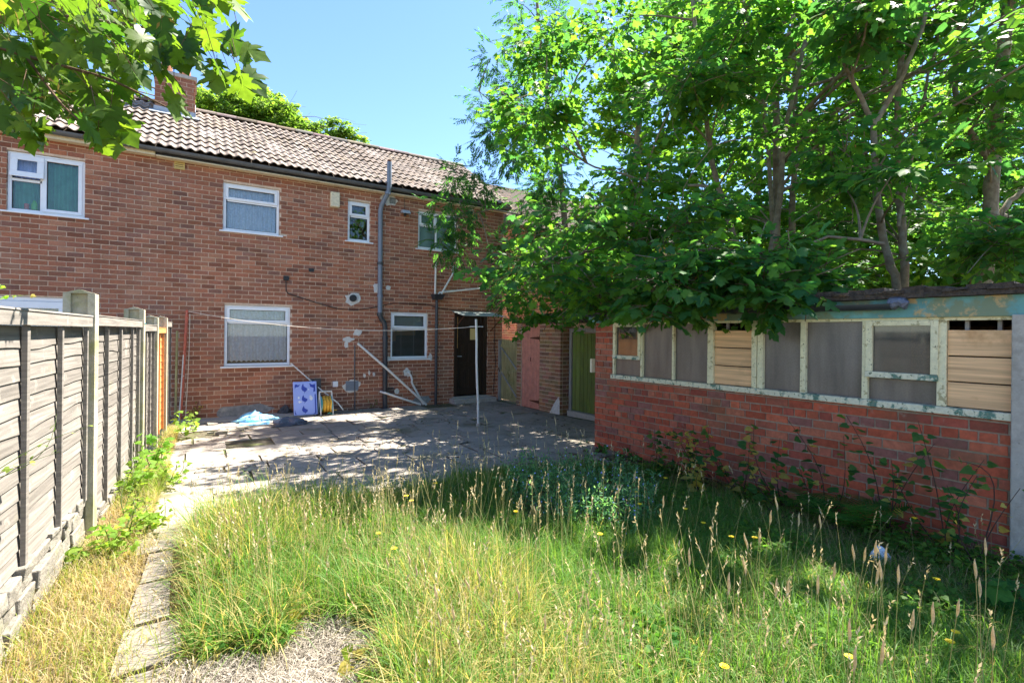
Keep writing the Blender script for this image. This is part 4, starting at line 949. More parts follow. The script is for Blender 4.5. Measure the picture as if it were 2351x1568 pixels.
def twig_mesh(tw, r_=.005):
    A = np.array([t[0] for t in tw]); B = np.array([t[1] for t in tw]); d = unit(B - A); a = unit(np.cross(d, np.where(np.abs(d[:, 2:3]) < .9, UZ, np.array([1., 0, 0])))); b = np.cross(d, a); V = []
    for P, rr in ((A, r_), (B, r_ * .4)):
        for k in range(3): V.append(P + rr * (a * math.cos(2.094 * k) + b * math.sin(2.094 * k)))
    n = len(A); V = np.stack(V, 1).reshape(-1, 3); F = []
    base = np.arange(n) * 6
    for k in range(3): F.append(np.stack([base + k, base + (k + 1) % 3, base + 3 + (k + 1) % 3, base + 3 + k], 1))
    return npmesh('twigs', V, np.concatenate(F))
def greens(n, dark, light, p=1.3):
    t = rng.uniform(0, 1, n)[:, None] ** p; return np.array(dark) * (1 - t) + np.array(light) * t

def tree(name, label, base, trunks, C, rad, ntw, nlf, tw_len, lsize, shape, dark, light, group, singles=0, single_mat='sycamore_leaf', limb_r=.011, bias=None, droop=.35, single_shape=None, cat='tree', seeds=0):
    t = thing(name, base, label, cat, group)
    pts = []
    for path, r0, r1 in trunks:
        p = np.array(path, float); n = len(p); tt = np.linspace(0, n - 1, n * 5); Q = np.stack([np.interp(tt, np.arange(n), p[:, k]) for k in range(3)], 1)
        for _ in range(2): Q[1:-1] = (Q[:-2] + Q[1:-1] * 2 + Q[2:]) / 4
        Q[1:-1] += rng.normal(0, .006, (len(Q) - 2, 3))
        rr = np.linspace(r0, r1, len(Q)) * .82; MB().tube(Q, rr * (1 + rng.normal(0, .03, len(rr))), 10).build('trunk' if r0 > .05 else 'limb', 'bark', t, smooth=True); pts += list(Q[len(Q) // 4:])
    pts = np.array(pts); br = MB()
    for c, r_ in zip(C, rad):        # branch from the nearest lower limb point to each leaf cluster
        w = np.linalg.norm(pts - c, axis=1) + np.maximum(pts[:, 2] - c[2] + .4, 0) * 1.5; a = pts[np.argmin(w)]
        q = curve(a, c, sag=.08, wob=.06, n=7); L = np.linalg.norm(c - a); br.tube(q, np.linspace(limb_r * (1 + .5 * L), limb_r * .45, 7), 5, cap=False)
        for _ in range(3):
            e = c + rng.normal(0, .5, 3) * r_; br.tube(curve(q[5], e, .05, .08, 5), np.linspace(limb_r * .5, .005, 5), 4, cap=False)
    if len(br.v): br.build('branches', 'bark', t, smooth=True, kind='stuff')
    P, D, N, S, tw = sprays(C, rad, ntw, nlf, tw_len, lsize, bias, droop=droop)
    obj('twigs', twig_mesh(tw), 'twig', t, kind='stuff')
    ix = np.arange(len(P))
    if singles:
        u, v, d = view_xy(P); ok = (u > -40) & (u < 2390) & (v > -40) & (v < 1600) & (d > .3)
        key = np.where(ok, d / S, 1e6); order = np.argsort(key); sel = order[:singles]; ix = order[singles:]
        leaf_objects(P[sel], D[sel], N[sel], S[sel], single_shape or shape, single_mat, t)
    V, F, Cc = leaf_batch(P[ix], D[ix], N[ix], S[ix], greens(len(ix), dark, light), shape)
    if len(ix): obj('crown', npmesh('crown', V, F, Cc), 'leaf', t, kind='stuff')
    if seeds:
        k = rng.choice(len(P), seeds); Q = P[k] + rng.normal(0, .03, (seeds, 3)); n = 5
        PP = np.repeat(Q, n, 0) + rng.normal(0, .025, (seeds * n, 3)); DD = np.tile(np.array([0, 0, -1.]), (seeds * n, 1)) + rng.normal(0, .4, (seeds * n, 3))
        V, F, Cc = leaf_batch(PP, DD, rng.normal(0, 1, (seeds * n, 3)), np.full(seeds * n, .045), greens(seeds * n, (.20, .16, .03), (.42, .22, .06)), LANCE)
        obj('winged_seeds', npmesh('winged_seeds', V, F, Cc), 'dry', t, kind='stuff')
    return t
# parts built by obj() hold world coordinates: put their origin on the world origin
def inpoly(x, y, poly):
    c = False; n = len(poly)
    for i in range(n):
        (x1, y1), (x2, y2) = poly[i], poly[i - 1]
        if (y1 > y) != (y2 > y) and x < (x2 - x1) * (y - y1) / (y2 - y1) + x1: c = not c
    return c
def clusters(n, poly, d0, d1, mind=.0):
    xs_ = [p[0] for p in poly]; ys_ = [p[1] for p in poly]; out = []
    while len(out) < n:
        x, y = rng.uniform(min(xs_), max(xs_)), rng.uniform(min(ys_), max(ys_))
        if inpoly(x, y, poly): out.append(at(x, y, rng.uniform(d0, d1)))
    return np.array(out)
DK, LG = (.036, .125, .045), (.11, .235, .036)

# ------------------------------------------------------------------ sycamores behind the workshop
def down(p, x=None): q = np.array(p, float); return q
def path_px(pts, d, base=True):
    P = [at(x, y, dd if dd else d) for x, y, *r_ in pts for dd in [r_[0] if r_ else None]]
    if base: P = [np.array([P[0][0], P[0][1], -.1])] + P
    return P
GS = 'sycamore trees behind the workshop'
front = clusters(12, [(1150, 600), (1300, 550), (1450, 560), (1420, 740), (1210, 735)], 8.0, 9.6); front = np.concatenate([front, clusters(13, [(1190, 520), (1330, 420), (1560, 470), (1750, 560), (1700, 690), (1400, 720), (1230, 690)], 5.6, 7.4)])
front2 = np.concatenate([clusters(11, [(1480, 560), (1680, 520), (1900, 600), (1880, 690), (1500, 715)], 4.7, 5.3), np.array([at(1790, 670, 4.9), at(1870, 650, 4.9)])])
up1 = clusters(22, [(1190, 20), (1700, -60), (1900, 200), (1750, 480), (1400, 480), (1220, 330)], 6.2, 9.0)
sz = lambda C, a, b: rng.uniform(a, b, len(C))
C = np.concatenate([front, up1]); 
tree('sycamore_tree', 'tall sycamore whose leafy boughs reach out over the outhouse roof', at(1700, 640, 7.6) * [1, 1, 0], [
    (path_px([(1740, 690), (1690, 560), (1640, 400), (1610, 200), (1590, 0), (1570, -200)], 8.0), .07, .03), (path_px([(1750, 680), (1790, 480), (1800, 300), (1850, 100), (1880, -150)], 8.2), .075, .03),
    (path_px([(1690, 600), (1560, 560), (1400, 560), (1280, 600)], 7.0, False), .03, .012), (path_px([(1650, 430), (1500, 420), (1350, 380), (1250, 300)], 7.6, False), .03, .01)],
    C, sz(C, .55, .9), 32, 8, .5, .112, SYC, DK, (.12, .25, .028), GS, singles=150, seeds=160)
C = front2
tree('sycamore_tree', 'forked sycamore with drooping dark leaves hanging over the workshop gutter', at(2060, 660, 6.6) * [1, 1, 0], [
    (path_px([(2065, 665), (2030, 560), (2008, 420), (2006, 285)], 6.6), .065, .045), (path_px([(2006, 290), (1960, 190), (1905, 75), (1830, -60)], 6.6, False), .04, .02), (path_px([(2006, 290), (2070, 180), (2120, 60), (2150, -90)], 6.6, False), .045, .025),
    (path_px([(2030, 560), (1900, 540), (1760, 600)], 5.6, False), .025, .012)],
    np.concatenate([C, clusters(5, [(1850, 330), (2150, 300), (2150, 420), (1850, 430)], 5.2, 6.2), clusters(12, [(1750, -60), (2250, -60), (2200, 90), (1800, 120)], 5.6, 7.4)]), rng.uniform(.4, .6, 30), 14, 8, .42, .135, SYC, DK, LG, GS, singles=150, seeds=60)
C = clusters(20, [(1900, -60), (2250, -60), (2200, 260), (2150, 640), (1900, 640), (1850, 300)], 7.4, 9.5)
tree('sycamore_tree', 'slim pale barked sycamore just right of the forked one', at(2075, 640, 7.3) * [1, 1, 0], [
    (path_px([(2078, 650), (2070, 500), (2058, 400), (2062, 200), (2085, 0), (2100, -200)], 7.3), .075, .035), (path_px([(2062, 520), (2090, 380), (2120, 220), (2160, 60), (2200, -100)], 7.2, False), .03, .015)],
    C, sz(C, .55, .85), 26, 8, .5, .112, SYC, DK, LG, GS, seeds=40)
C = np.concatenate([clusters(16, [(2150, -60), (2460, -60), (2460, 560), (2330, 640), (2180, 500)], 6.6, 9.5), clusters(6, [(2180, 250), (2420, 200), (2420, 600), (2250, 600)], 5.2, 6.4)])
tree('sycamore_tree', 'thick trunked sycamore at the right edge with a long left limb', at(2270, 600, 7.4) * [1, 1, 0], [
    (path_px([(2255, 660), (2272, 520), (2280, 380), (2292, 200), (2318, 0), (2340, -250)], 7.4), .135, .08), (path_px([(2278, 375), (2235, 320), (2195, 220), (2195, 120), (2215, -80)], 7.4, False), .06, .03), (path_px([(2275, 520), (2320, 460), (2400, 400)], 7.4, False), .06, .03)],
    C, sz(C, .5, .85), 26, 8, .5, .112, SYC, DK, LG, GS, seeds=40)
C = clusters(30, [(1450, -60), (1900, -60), (1930, 300), (1900, 640), (1620, 640), (1500, 300)], 9.0, 11.5)
tree('sycamore_tree', 'cluster of slender sycamore stems in the middle of the wood', at(1820, 600, 9.6) * [1, 1, 0], [
    (path_px([(1815, 680), (1818, 500), (1828, 300), (1822, 100), (1815, -100)], 9.6), .09, .04), (path_px([(1770, 680), (1775, 500), (1760, 300), (1730, 100), (1700, -100)], 9.4), .06, .03), (path_px([(1870, 680), (1880, 450), (1895, 300), (1930, 60)], 9.8), .05, .02)],
    C, sz(C, .6, .9), 18, 8, .55, .14, FARLEAF, DK, LG, GS)
# upper crown above the picture: it throws the shade over lawn and patio
C = np.array([[rng.uniform(6.6, 11), rng.uniform(-9.5, -2.5), rng.uniform(5.6, 8.6)] for _ in range(40)])
C = C[(C[:, 0] - 5.6 > (C[:, 2] - 5.0) * .5)]; C = np.concatenate([C[::3], np.array([[rng.uniform(6.2, 9.5), rng.uniform(-11.0, -8.5), rng.uniform(4.8, 7.6)] for _ in range(14)])])
tree('sycamore_tree', 'broad topped sycamore towering above the workshop roof', (9.2, -5.4, -.1), [([(9.2, -5.4, -.1), (9.3, -5.5, 3), (9.1, -5.6, 6), (9.0, -5.4, 8.5)], .12, .05)], C, sz(C, .6, .9), 10, 8, .55, .16, FARLEAF, DK, LG, GS)
# farther wood
GB = 'far trees closing the view on the right'
for k, (x0, x1, dd, y1, lab) in enumerate(((1330, 1600, 13.5, 640, 'far leafy tree left of the slender stems'), (1600, 1900, 14, 660, 'far leafy tree behind the slender stems'), (1880, 2160, 13, 680, 'far leafy tree behind the forked sycamore'), (2120, 2460, 12.5, 680, 'far leafy tree behind the thick trunk at the right edge'))):
    C = clusters(40, [(x0, 60 if k else 250), (x1, -60), (x1, y1), (x0, y1)], dd - 1, dd + 2)
    b0 = at((x0 + x1) / 2, 700, dd)
    tree('far_tree', lab, b0 * [1, 1, 0], [([b0 * [1, 1, 0], at((x0 + x1) / 2 - 10, 400, dd), at((x0 + x1) / 2 + 20, 100, dd), at((x0 + x1) / 2 + 20, -100, dd)], .12, .05)], C, sz(C, .8, 1.2), 34, 8, .6, .155, FARLEAF, (.05, .15, .03), (.16, .30, .035), GB)

for k, (x0, x1, dd, lab) in enumerate(((1700, 2080, 11.5, 'low leafy thicket behind the forked sycamore trunk'), (2060, 2460, 10.5, 'low leafy thicket behind the thick trunk at the right'))):
    C = clusters(26, [(x0, 480), (x1, 460), (x1, 700), (x0, 700)], dd - .6, dd + 1.0); b0 = at((x0 + x1) / 2, 700, dd)
    tree('thicket', lab, b0 * [1, 1, 0], [([b0 * [1, 1, 0], at((x0 + x1) / 2 - 20, 620, dd), at((x0 + x1) / 2 + 30, 500, dd)], .05, .02)], C, sz(C, .7, 1.0), 30, 8, .55, .14, FARLEAF, (.05, .15, .035), (.15, .29, .035), 'thickets behind the trunks', cat='bush')
# ash with fine leaflets leaning across the house end
C = np.concatenate([clusters(22, [(1150, 0), (1260, -40), (1330, 120), (1250, 330), (1120, 320), (1075, 210)], 10.2, 11.6), clusters(14, [(1150, 340), (1300, 330), (1280, 560), (1140, 600), (1165, 470)], 9.8, 11.2),
    np.array([at(1025, 470, 10.6), at(1040, 400, 10.6), at(1010, 560, 10.3), at(1050, 580, 10.3), at(1085, 480, 10.5), at(1110, 430, 10.6), at(1060, 530, 10.3), at(1130, 620, 10.2), at(1165, 690, 10.0), at(1040, 500, 10.5), at(1090, 390, 10.7), at(1150, 560, 10.3)])])
ab = at(1290, 700, 11.0) * [1, 1, 0]
def ash():
    t = thing('ash_tree', ab, 'fine leaved ash tree leaning in front of the house end and roof', 'tree')
    paths = [(path_px([(1300, 700), (1300, 560), (1290, 420), (1270, 280), (1240, 120), (1230, -60)], 11.0), .09, .03), (path_px([(1298, 520), (1220, 500), (1130, 480), (1050, 500)], 10.6, False), .03, .008), (path_px([(1285, 380), (1200, 300), (1100, 210)], 11, False), .025, .008)]
    pts = []
    for path, r0, r1 in paths:
        p = np.array(path); q = np.stack([np.interp(np.linspace(0, len(p) - 1, 30), np.arange(len(p)), p[:, k]) for k in range(3)], 1); q[1:-1] = (q[:-2] + q[1:-1] + q[2:]) / 3
        MB().tube(q, np.linspace(r0, r1, 30), 8).build('trunk' if r0 > .05 else 'limb', 'bark', t, smooth=True); pts += list(q[8:])
    pts = np.array(pts); br = MB(); tw = []; Ps, Ds, Ns, Ss = [], [], [], []
    for c in C:
        a = pts[np.argmin(np.linalg.norm(pts - c, axis=1))]; br.tube(curve(a, c, .05, .05, 6), np.linspace(.016, .006, 6), 4, cap=False)
        r_ = rng.uniform(.35, .55)
        for _ in range(40):
            o = rng.normal(0, 1, 3); o /= np.linalg.norm(o); p0 = c + o * r_ * rng.uniform(.1, 1); d = o + rng.normal(0, .4, 3) - UZ * .35; d /= np.linalg.norm(d); L = rng.uniform(.18, .28); p1 = p0 + d * L; tw.append((p0, p1))
            side = np.cross(d, UZ + rng.normal(0, .2, 3)); side /= np.linalg.norm(side) + 1e-9; nn = np.cross(side, d)
            for k in range(11):
                q = p0 + d * L * ((k // 2 + 1) / 6); sg = 1 if k % 2 else -1; ld = d * .8 + side * sg * .8 - UZ * .15 if k < 10 else d
                Ps.append(q); Ds.append(ld); Ns.append(nn + rng.normal(0, .25, 3)); Ss.append(rng.uniform(.07, .105))
    br.build('branches', 'bark', t, smooth=True, kind='stuff'); obj('twigs', twig_mesh(tw, .003), 'twig', t, kind='stuff')
    V, F, Cc = leaf_batch(np.array(Ps), np.array(Ds), np.array(Ns), np.array(Ss), greens(len(Ps), (.020, .085, .035), (.065, .17, .030)), LANCE); obj('crown', npmesh('crown', V, F, Cc), 'leaf', t, kind='stuff')
ash()

# tree behind the house roof
def onz(px, py, y): return onY(px, py, y)
poly = [(440, 330), (450, 220), (520, 195), (590, 205), (640, 235), (700, 270), (740, 280), (745, 350), (600, 345)]
C = np.array([onY(*p, rng.uniform(12, 16)) for p in [(rng.uniform(440, 745), rng.uniform(190, 350)) for _ in range(190)] if inpoly(*p, poly)] + [onY(x, y, 13.) for x, y in ((775, 285), (780, 300), (785, 320), (800, 310), (820, 325), (770, 315), (-20, 200), (40, 190), (110, 185), (170, 190), (240, 205), (80, 215), (200, 225), (300, 225), (20, 230), (330, 240))])
tree('roadside_tree', 'bright green tree rising behind the roof ridge beside the chimney', (2.4, 14, -.1), [([(2.4, 14, -.1), (2.5, 14, 6), (2.6, 14, 11)], .2, .06)], C, sz(C, .55, .85), 34, 12, .4, .12, FARLEAF, (.07, .15, .03), (.17, .26, .05), None)

# ------------------------------------------------------------------ overhanging maple, top left
mt = thing('maple_tree', (-3.4, -9.6, 0), 'maple branch of large lobed leaves overhanging the top left corner', 'tree')
tb = np.array([-3.4, -9.6, -.1])
limbs = [[tb, tb + [0.1, .1, 2.2], (-2.6, -9.0, 3.4), at(-150, 60, 2.4), at(150, 40, 2.6), at(330, 60, 2.8), at(450, 120, 2.9), at(540, 60, 3.0)],
         [at(-150, 60, 2.4), at(60, 130, 2.5), at(250, 180, 2.6), at(390, 250, 2.7)], [at(60, 130, 2.5), at(140, 240, 2.5), at(220, 310, 2.5)], [at(150, 40, 2.6), at(300, -10, 2.8), at(430, 0, 3.0)]]
RR = [(.10, .005), (.012, .004), (.008, .003), (.008, .003)]
for L_, (r0, r1) in zip(limbs, RR):
    p = np.array(L_, float); n = len(p); Q = np.stack([np.interp(np.linspace(0, n - 1, n * 6), np.arange(n), p[:, k]) for k in range(3)], 1)
    for _ in range(3): Q[1:-1] = (Q[:-2] + 2 * Q[1:-1] + Q[2:]) / 4
    if r0 > .05: rr = np.interp(np.linspace(0, n - 1, n * 6), [0, 1, 2, 3, n - 1], [.14, .11, .05, .012, .004])
    else: rr = np.linspace(r0, r1, n * 6)
    MB().tube(Q, rr, 8).build('trunk' if r0 > .05 else 'limb', 'bark' if r0 > .05 else 'twig', mt, smooth=True)
polyM = [(-60, -60), (560, -60), (520, 60), (565, 110), (560, 180), (470, 160), (430, 140), (345, 145), (320, 190), (250, 205), (270, 310), (230, 330), (130, 250), (100, 300), (40, 310), (-60, 330)]
Pm, Dm, Nm, Sm = [], [], [], []
def add_leaf(x, y, d, size, dirpx=None):
    p = at(x, y, d); dd = np.array([.5, .3, -.7]) + rng.normal(0, .45, 3)
    if dirpx: dd = RT * dirpx[0] - UZ * dirpx[1] + FW * rng.normal(0, .3)
    Pm.append(p); Dm.append(dd); Nm.append(np.array([-.2, -.35, .8]) + rng.normal(0, .45, 3)); Sm.append(size)
n = 0
while n < 262:
    x, y = rng.uniform(-60, 570), rng.uniform(-60, 335)
    w = 1.0 if x < 320 else .55
    if inpoly(x, y, polyM) and rng.uniform() < w:
        add_leaf(x, y, rng.uniform(2.2, 3.1), rng.uniform(.085, .14)); n += 1
for x, y, sx, sy in ((530, -5, .5, .6), (525, 70, .4, .8), (545, 105, .9, .3), (555, 160, .7, .7), (500, 165, .3, .9), (375, 160, .7, .7), (400, 215, .1, 1), (235, 250, .4, 1), (265, 270, .5, .9), (85, 280, .2, .9), (60, 285, .8, .6), (250, 290, .2, 1), (480, 90, .7, .5), (440, 60, .6, .6), (370, 105, .6, .7), (405, 115, .5, .8), (435, 125, .6, .6), (350, 120, .3, .9), (390, 80, .7, .4), (425, 90, .2, 1)):
    add_leaf(x, y, 2.6, .17, (sx, sy))
n0 = len(Pm)
for _ in range(240):
    x, y = rng.uniform(-80, 380), rng.uniform(-80, 240)
    if inpoly(x, y, polyM): add_leaf(x, y, rng.uniform(3.0, 3.9), rng.uniform(.08, .13))
Pm, Dm, Nm, Sm = map(np.array, (Pm, Dm, Nm, Sm))
V, F, Cc = leaf_batch(Pm[n0:], Dm[n0:], Nm[n0:], Sm[n0:], greens(len(Pm) - n0, (.03, .085, .015), (.10, .17, .02)), MAPLE); obj('crown', npmesh('crown', V, F, Cc), 'leaf', mt, kind='stuff')
leaf_objects(Pm[:n0], Dm[:n0], Nm[:n0], Sm[:n0], MAPLE, 'maple_leaf', mt)
tw = []
for p, d in zip(Pm, unit(Dm)):
    a = p - d * rng.uniform(.08, .16) + rng.normal(0, .015, 3) + UZ * .02; tw.append((a, p + d * .02))
obj('leaf_stalks', twig_mesh(tw, .0022), 'twig', mt, kind='stuff')
k = rng.choice(len(Pm), 34); PP = np.repeat(Pm[k], 7, 0) + rng.normal(0, .03, (34 * 7, 3)); V, F, Cc = leaf_batch(PP, np.tile([0, 0, -1.], (34 * 7, 1)) + rng.normal(0, .6, (34 * 7, 3)), rng.normal(0, 1, (34 * 7, 3)), np.full(34 * 7, .035), greens(34 * 7, (.16, .16, .03), (.28, .20, .05)), LANCE)
obj('winged_seeds', npmesh('winged_seeds', V, F, Cc), 'dry', mt, kind='stuff')

# ------------------------------------------------------------------ grass
gzv = np.vectorize(gz)
def smooth_noise(x, y, f, seed):
    r_ = np.random.default_rng(seed); out = 0
    for k in range(5):
        a = r_.uniform(0, 6.28); out = out + np.sin((x * math.cos(a) + y * math.sin(a)) * f * r_.uniform(.6, 1.6) + r_.uniform(0, 6.28))
    return out / 5 * 1.4
def blades(x, y, z, h, az, curl, w, colr, segs=4):
    """curved, tapering grass blades"""
    n = len(x); P = np.stack([x, y, z], 1); d = np.stack([np.cos(az), np.sin(az), np.zeros(n)], 1); s = np.stack([-np.sin(az), np.cos(az), np.zeros(n)], 1)
    tw_ = rng.uniform(-1, 1, n)[:, None]; s = unit(s + d * tw_ * .8); V = []
    for k in range(segs + 1):
        t = k / segs; ang = curl * t; 
        fwd = (h * np.where(np.abs(curl) > .02, (1 - np.cos(ang)) / np.maximum(curl, .02), 0)); up = h * np.where(np.abs(curl) > .02, np.sin(ang) / np.maximum(curl, .02), t)
        c = P + d * fwd[:, None] + UZ * up[:, None]; ww = (w * (1 - t) ** .6 * .5 + .00025)[:, None]
        V += [c - s * ww, c + s * ww]
    V = np.stack(V, 1).reshape(-1, 3); b = np.arange(n) * 2 * (segs + 1)
    F = np.stack([np.stack([b + 2 * k, b + 2 * k + 1, b + 2 * k + 3, b + 2 * k + 2], 1) for k in range(segs)], 1).reshape(-1, 4)
    return V, F, np.repeat(colr, segs, 0)
def in_view(x, y, z=.2, m_=120):
    u, v, d = view_xy(np.stack([x, y, np.full_like(x, z)], 1)); return (d > .9) & (u > -m_) & (u < 2351 + m_) & (v < 1568 + 420)
STRAW = [(430, 1950), (410, 1545), (520, 1510), (640, 1500), (720, 1420), (800, 1395), (870, 1420), (905, 1500), (890, 1950)]
def in_straw(x, y):
    u, v, d = view_xy(np.stack([x, y, np.zeros_like(x)], 1)); u = u + 45 * smooth_noise(x, y, 14, 61) + rng.normal(0, 14, len(x)); v = v + 30 * smooth_noise(x, y, 11, 62) + rng.normal(0, 12, len(x)); return np.array([inpoly(a, b, STRAW) for a, b in zip(u, v)])
def lawn_pts(n):
    x = rng.uniform(-.05, 4.85, n); y = rng.uniform(-10.3, -5.9, n)
    ok = (y < lawn_edge(x) + rng.normal(0, .10, n)) & in_view(x, y) & (x < 4.55 + .0439 * (-y - 5.55) + .05) & ~((x > 3.9) & (y > -6.7) & (rng.uniform(0, 1, n) < .6))
    x, y = x[ok], y[ok]; k = ~in_straw(x, y); return x[k], y[k]
lawn = thing if False else None
x1, y1 = lawn_pts(70000)
tx, ty = lawn_pts(7600); rep_ = 26; ta = rng.uniform(0, 6.283, (len(tx), rep_)); tr = np.abs(rng.normal(0, .032, (len(tx), rep_)))
x = np.concatenate([x1, (tx[:, None] + tr * np.cos(ta)).ravel()]); y = np.concatenate([y1, (ty[:, None] + tr * np.sin(ta)).ravel()])
az0 = np.concatenate([rng.uniform(0, 6.283, len(x1)), (ta + rng.normal(0, .4, ta.shape)).ravel()]); th = np.concatenate([np.full(len(x1), .9), np.repeat(rng.uniform(.55, 1.45, len(tx)), rep_)]); tdry = np.concatenate([rng.normal(0, .12, len(x1)), np.repeat(rng.normal(0, .3, len(tx)), rep_)])
ok = ~in_straw(x, y); x, y, az0, th, tdry = x[ok], y[ok], az0[ok], th[ok], tdry[ok]
dwall = 4.72 + .0439 * (-y - 5.55) - x                    # distance from the workshop wall
dry = np.clip(.66 - .34 * x + .25 * smooth_noise(x, y, 3.2, 5) + np.where(y < -8.3, .22, 0) + .25 * np.exp(-((x - 1.3) ** 2) / .1), 0, 1)
dry = np.clip(dry + tdry, 0, 1); uu, vv, _ = view_xy(np.stack([x, y, 0 * x], 1)); dwall = np.where((uu > 1190) & (uu < 1500) & (vv > 1085) & (vv < 1215), np.minimum(dwall, .12), dwall)
keep = rng.uniform(0, 1, len(x)) < np.clip(.10 + dwall * .75, .06, 1); x, y, dry, dwall, az0, th = x[keep], y[keep], dry[keep], dwall[keep], az0[keep], th[keep]
n = len(x)
hgt = (.22 + .10 * smooth_noise(x, y, 2.4, 9) + .13 * np.exp(-((x - .3) ** 2) / .16) + .06 * np.exp(-((x - 1.35) ** 2) / .2)) * np.clip(.30 + dwall * .36, .34, 1) * th
hgt = np.clip(hgt * np.interp(x, [0, 1.2, 2.2, 5], [1.05, 1, .78, .72]), .07, .5) * rng.uniform(.45, 1.35, n)
G0, G1 = np.array((.060, .165, .028)), np.array((.15, .27, .045)); Y0, Y1 = np.array((.30, .28, .085)), np.array((.46, .38, .17))
isdry = rng.uniform(0, 1, n) < dry * .72; t = rng.uniform(0, 1, n)[:, None]
cc = np.where(isdry[:, None], Y0 * (1 - t) + Y1 * t, G0 * (1 - t) + G1 * t)
az = az0 + .6 * smooth_noise(x, y, 2, 3)
V, F, Cc = blades(x, y, gzv(x, y) - .035, hgt, az, rng.uniform(.15, 1.9, n) * np.where(isdry, 1.25, 1) + np.where(th > 1.2, 1.0, 0), rng.uniform(.0025, .0075, n), cc)
obj('lawn_grass', npmesh('lawn_grass', V, F, Cc), 'grass', label='long unmown grass, green and straw yellow, filling the lawn', cat='grass', kind='stuff')
# low broad leaved ground cover
x, y = lawn_pts(60000); dw = 4.72 + .0439 * (-y - 5.55) - x; k = (smooth_noise(x, y, 4.5, 51) > .25 - .5 * np.exp(-dw * 1.2)); x, y = x[k][:15000], y[k][:15000]; n = len(x)
V, F, Cc = leaf_batch(np.stack([x, y, gzv(x, y) - .03 + rng.uniform(.02, .13, n)], 1), rng.normal(0, 1, (n, 3)) * [1, 1, .3], np.tile(UZ, (n, 1)) + rng.normal(0, .4, (n, 3)), rng.uniform(.018, .045, n), greens(n, (.05, .15, .03), (.15, .27, .05)), HEART)
obj('ground_cover', npmesh('ground_cover', V, F, Cc), 'leaf', label='low clover like ground cover between the grass tufts', cat='ground cover', kind='stuff')
# thatch at the foot of the grass
x, y = lawn_pts(30000); n = len(x); t = rng.uniform(0, 1, n)[:, None]
V, F, Cc = blades(x, y, gzv(x, y) - .032, rng.uniform(.06, .2, n), rng.uniform(0, 6.28, n), rng.uniform(1.3, 2.8, n), rng.uniform(.002, .005, n), np.array((.15, .13, .06)) * (1 - t) + np.array((.42, .34, .18)) * t, 3)
obj('thatch', npmesh('thatch', V, F, Cc), 'grass', label='dead brown thatch lying under the long grass', cat='grass', kind='stuff')
# flattened straw patch at the front
x = rng.uniform(-.2, 1.2, 60000); y = rng.uniform(-9.5, -7.8, 60000); k = in_straw(x, y); x, y = x[k][:16000], y[k][:16000]; n = len(x); t = rng.uniform(0, 1, n)[:, None]
zz = -.033 + rng.uniform(0, .03, n) + .015 * smooth_noise(x, y, 12, 4)
V, F, Cc = blades(x, y, zz, rng.uniform(.05, .16, n), rng.uniform(0, 6.28, n), rng.uniform(2.2, 3.3, n), rng.uniform(.0015, .0045, n), np.array((.17, .15, .13)) * (1 - t) + np.array((.52, .46, .38)) * t, 3)
obj('straw', npmesh('straw', V, F, Cc), 'dry', label='patch of flattened pale straw in front of the long grass', cat='straw', kind='stuff')
# verge between fence and path
def verge_pts(n, y0=-9.5, y1=-.4):
    y = rng.uniform(y0, y1, n); fx = -.728 + .0616 * (y + 5.79) + .03; px_ = np.interp(y, [-9, -6.2, -4, -2.5, -1, 0], [-.36, -.34, -.30, -.28, -.25, -.25])
    x = fx + (px_ - fx) * rng.uniform(0, 1.0, n) ** .9; k = rng.uniform(0, 1, n) < .22; x = np.where(k, px_ + rng.uniform(0, 1, n) ** 2 * .36 * (y < -6), x); return x, y
x, y = verge_pts(27000); n = len(x); t = rng.uniform(0, 1, n)[:, None]
patch = np.clip(.5 + .8 * smooth_noise(x, y, 3.0, 21), 0, 1); g = rng.uniform(0, 1, n) < np.where(y > -6.6, .66, .56) * patch * 1.4
cc = np.where(g[:, None], np.array((.13, .20, .03)) * (1 - t) + np.array((.24, .28, .05)) * t, np.array((.30, .22, .11)) * (1 - t) + np.array((.50, .43, .25)) * t)
near = np.clip((y + 7.2) * -1.5, 0, 1)
V, F, Cc = blades(x, y, gzv(x, y) - .035, rng.uniform(.03, .23, n) * (.5 + .8 * patch), rng.uniform(0, 6.28, n), rng.uniform(.5, 2.6, n), rng.uniform(.002, .005, n), cc)
obj('verge_grass', npmesh('verge_grass', V, F, Cc), 'grass', label='sunburnt grass and weeds between the fence and the path', cat='grass', kind='stuff')
# tufts in the paving joints
x = rng.uniform(-.2, 6, 1500); y = -rng.uniform(0, 1, 1500) ** .7 * 6; k = (smooth_noise(x, y, 5, 31) > .62); x, y = x[k], y[k]; n = len(x)
V, F, Cc = blades(x, y, gzv(x, y) - .02, rng.uniform(.02, .09, n), rng.uniform(0, 6.28, n), rng.uniform(.2, 1.5, n), rng.uniform(.002, .004, n), greens(n, (.06, .12, .02), (.20, .24, .05)))
obj('joint_grass', npmesh('joint_grass', V, F, Cc), 'grass', label='small tufts of grass growing in the patio joints', cat='grass', kind='stuff')
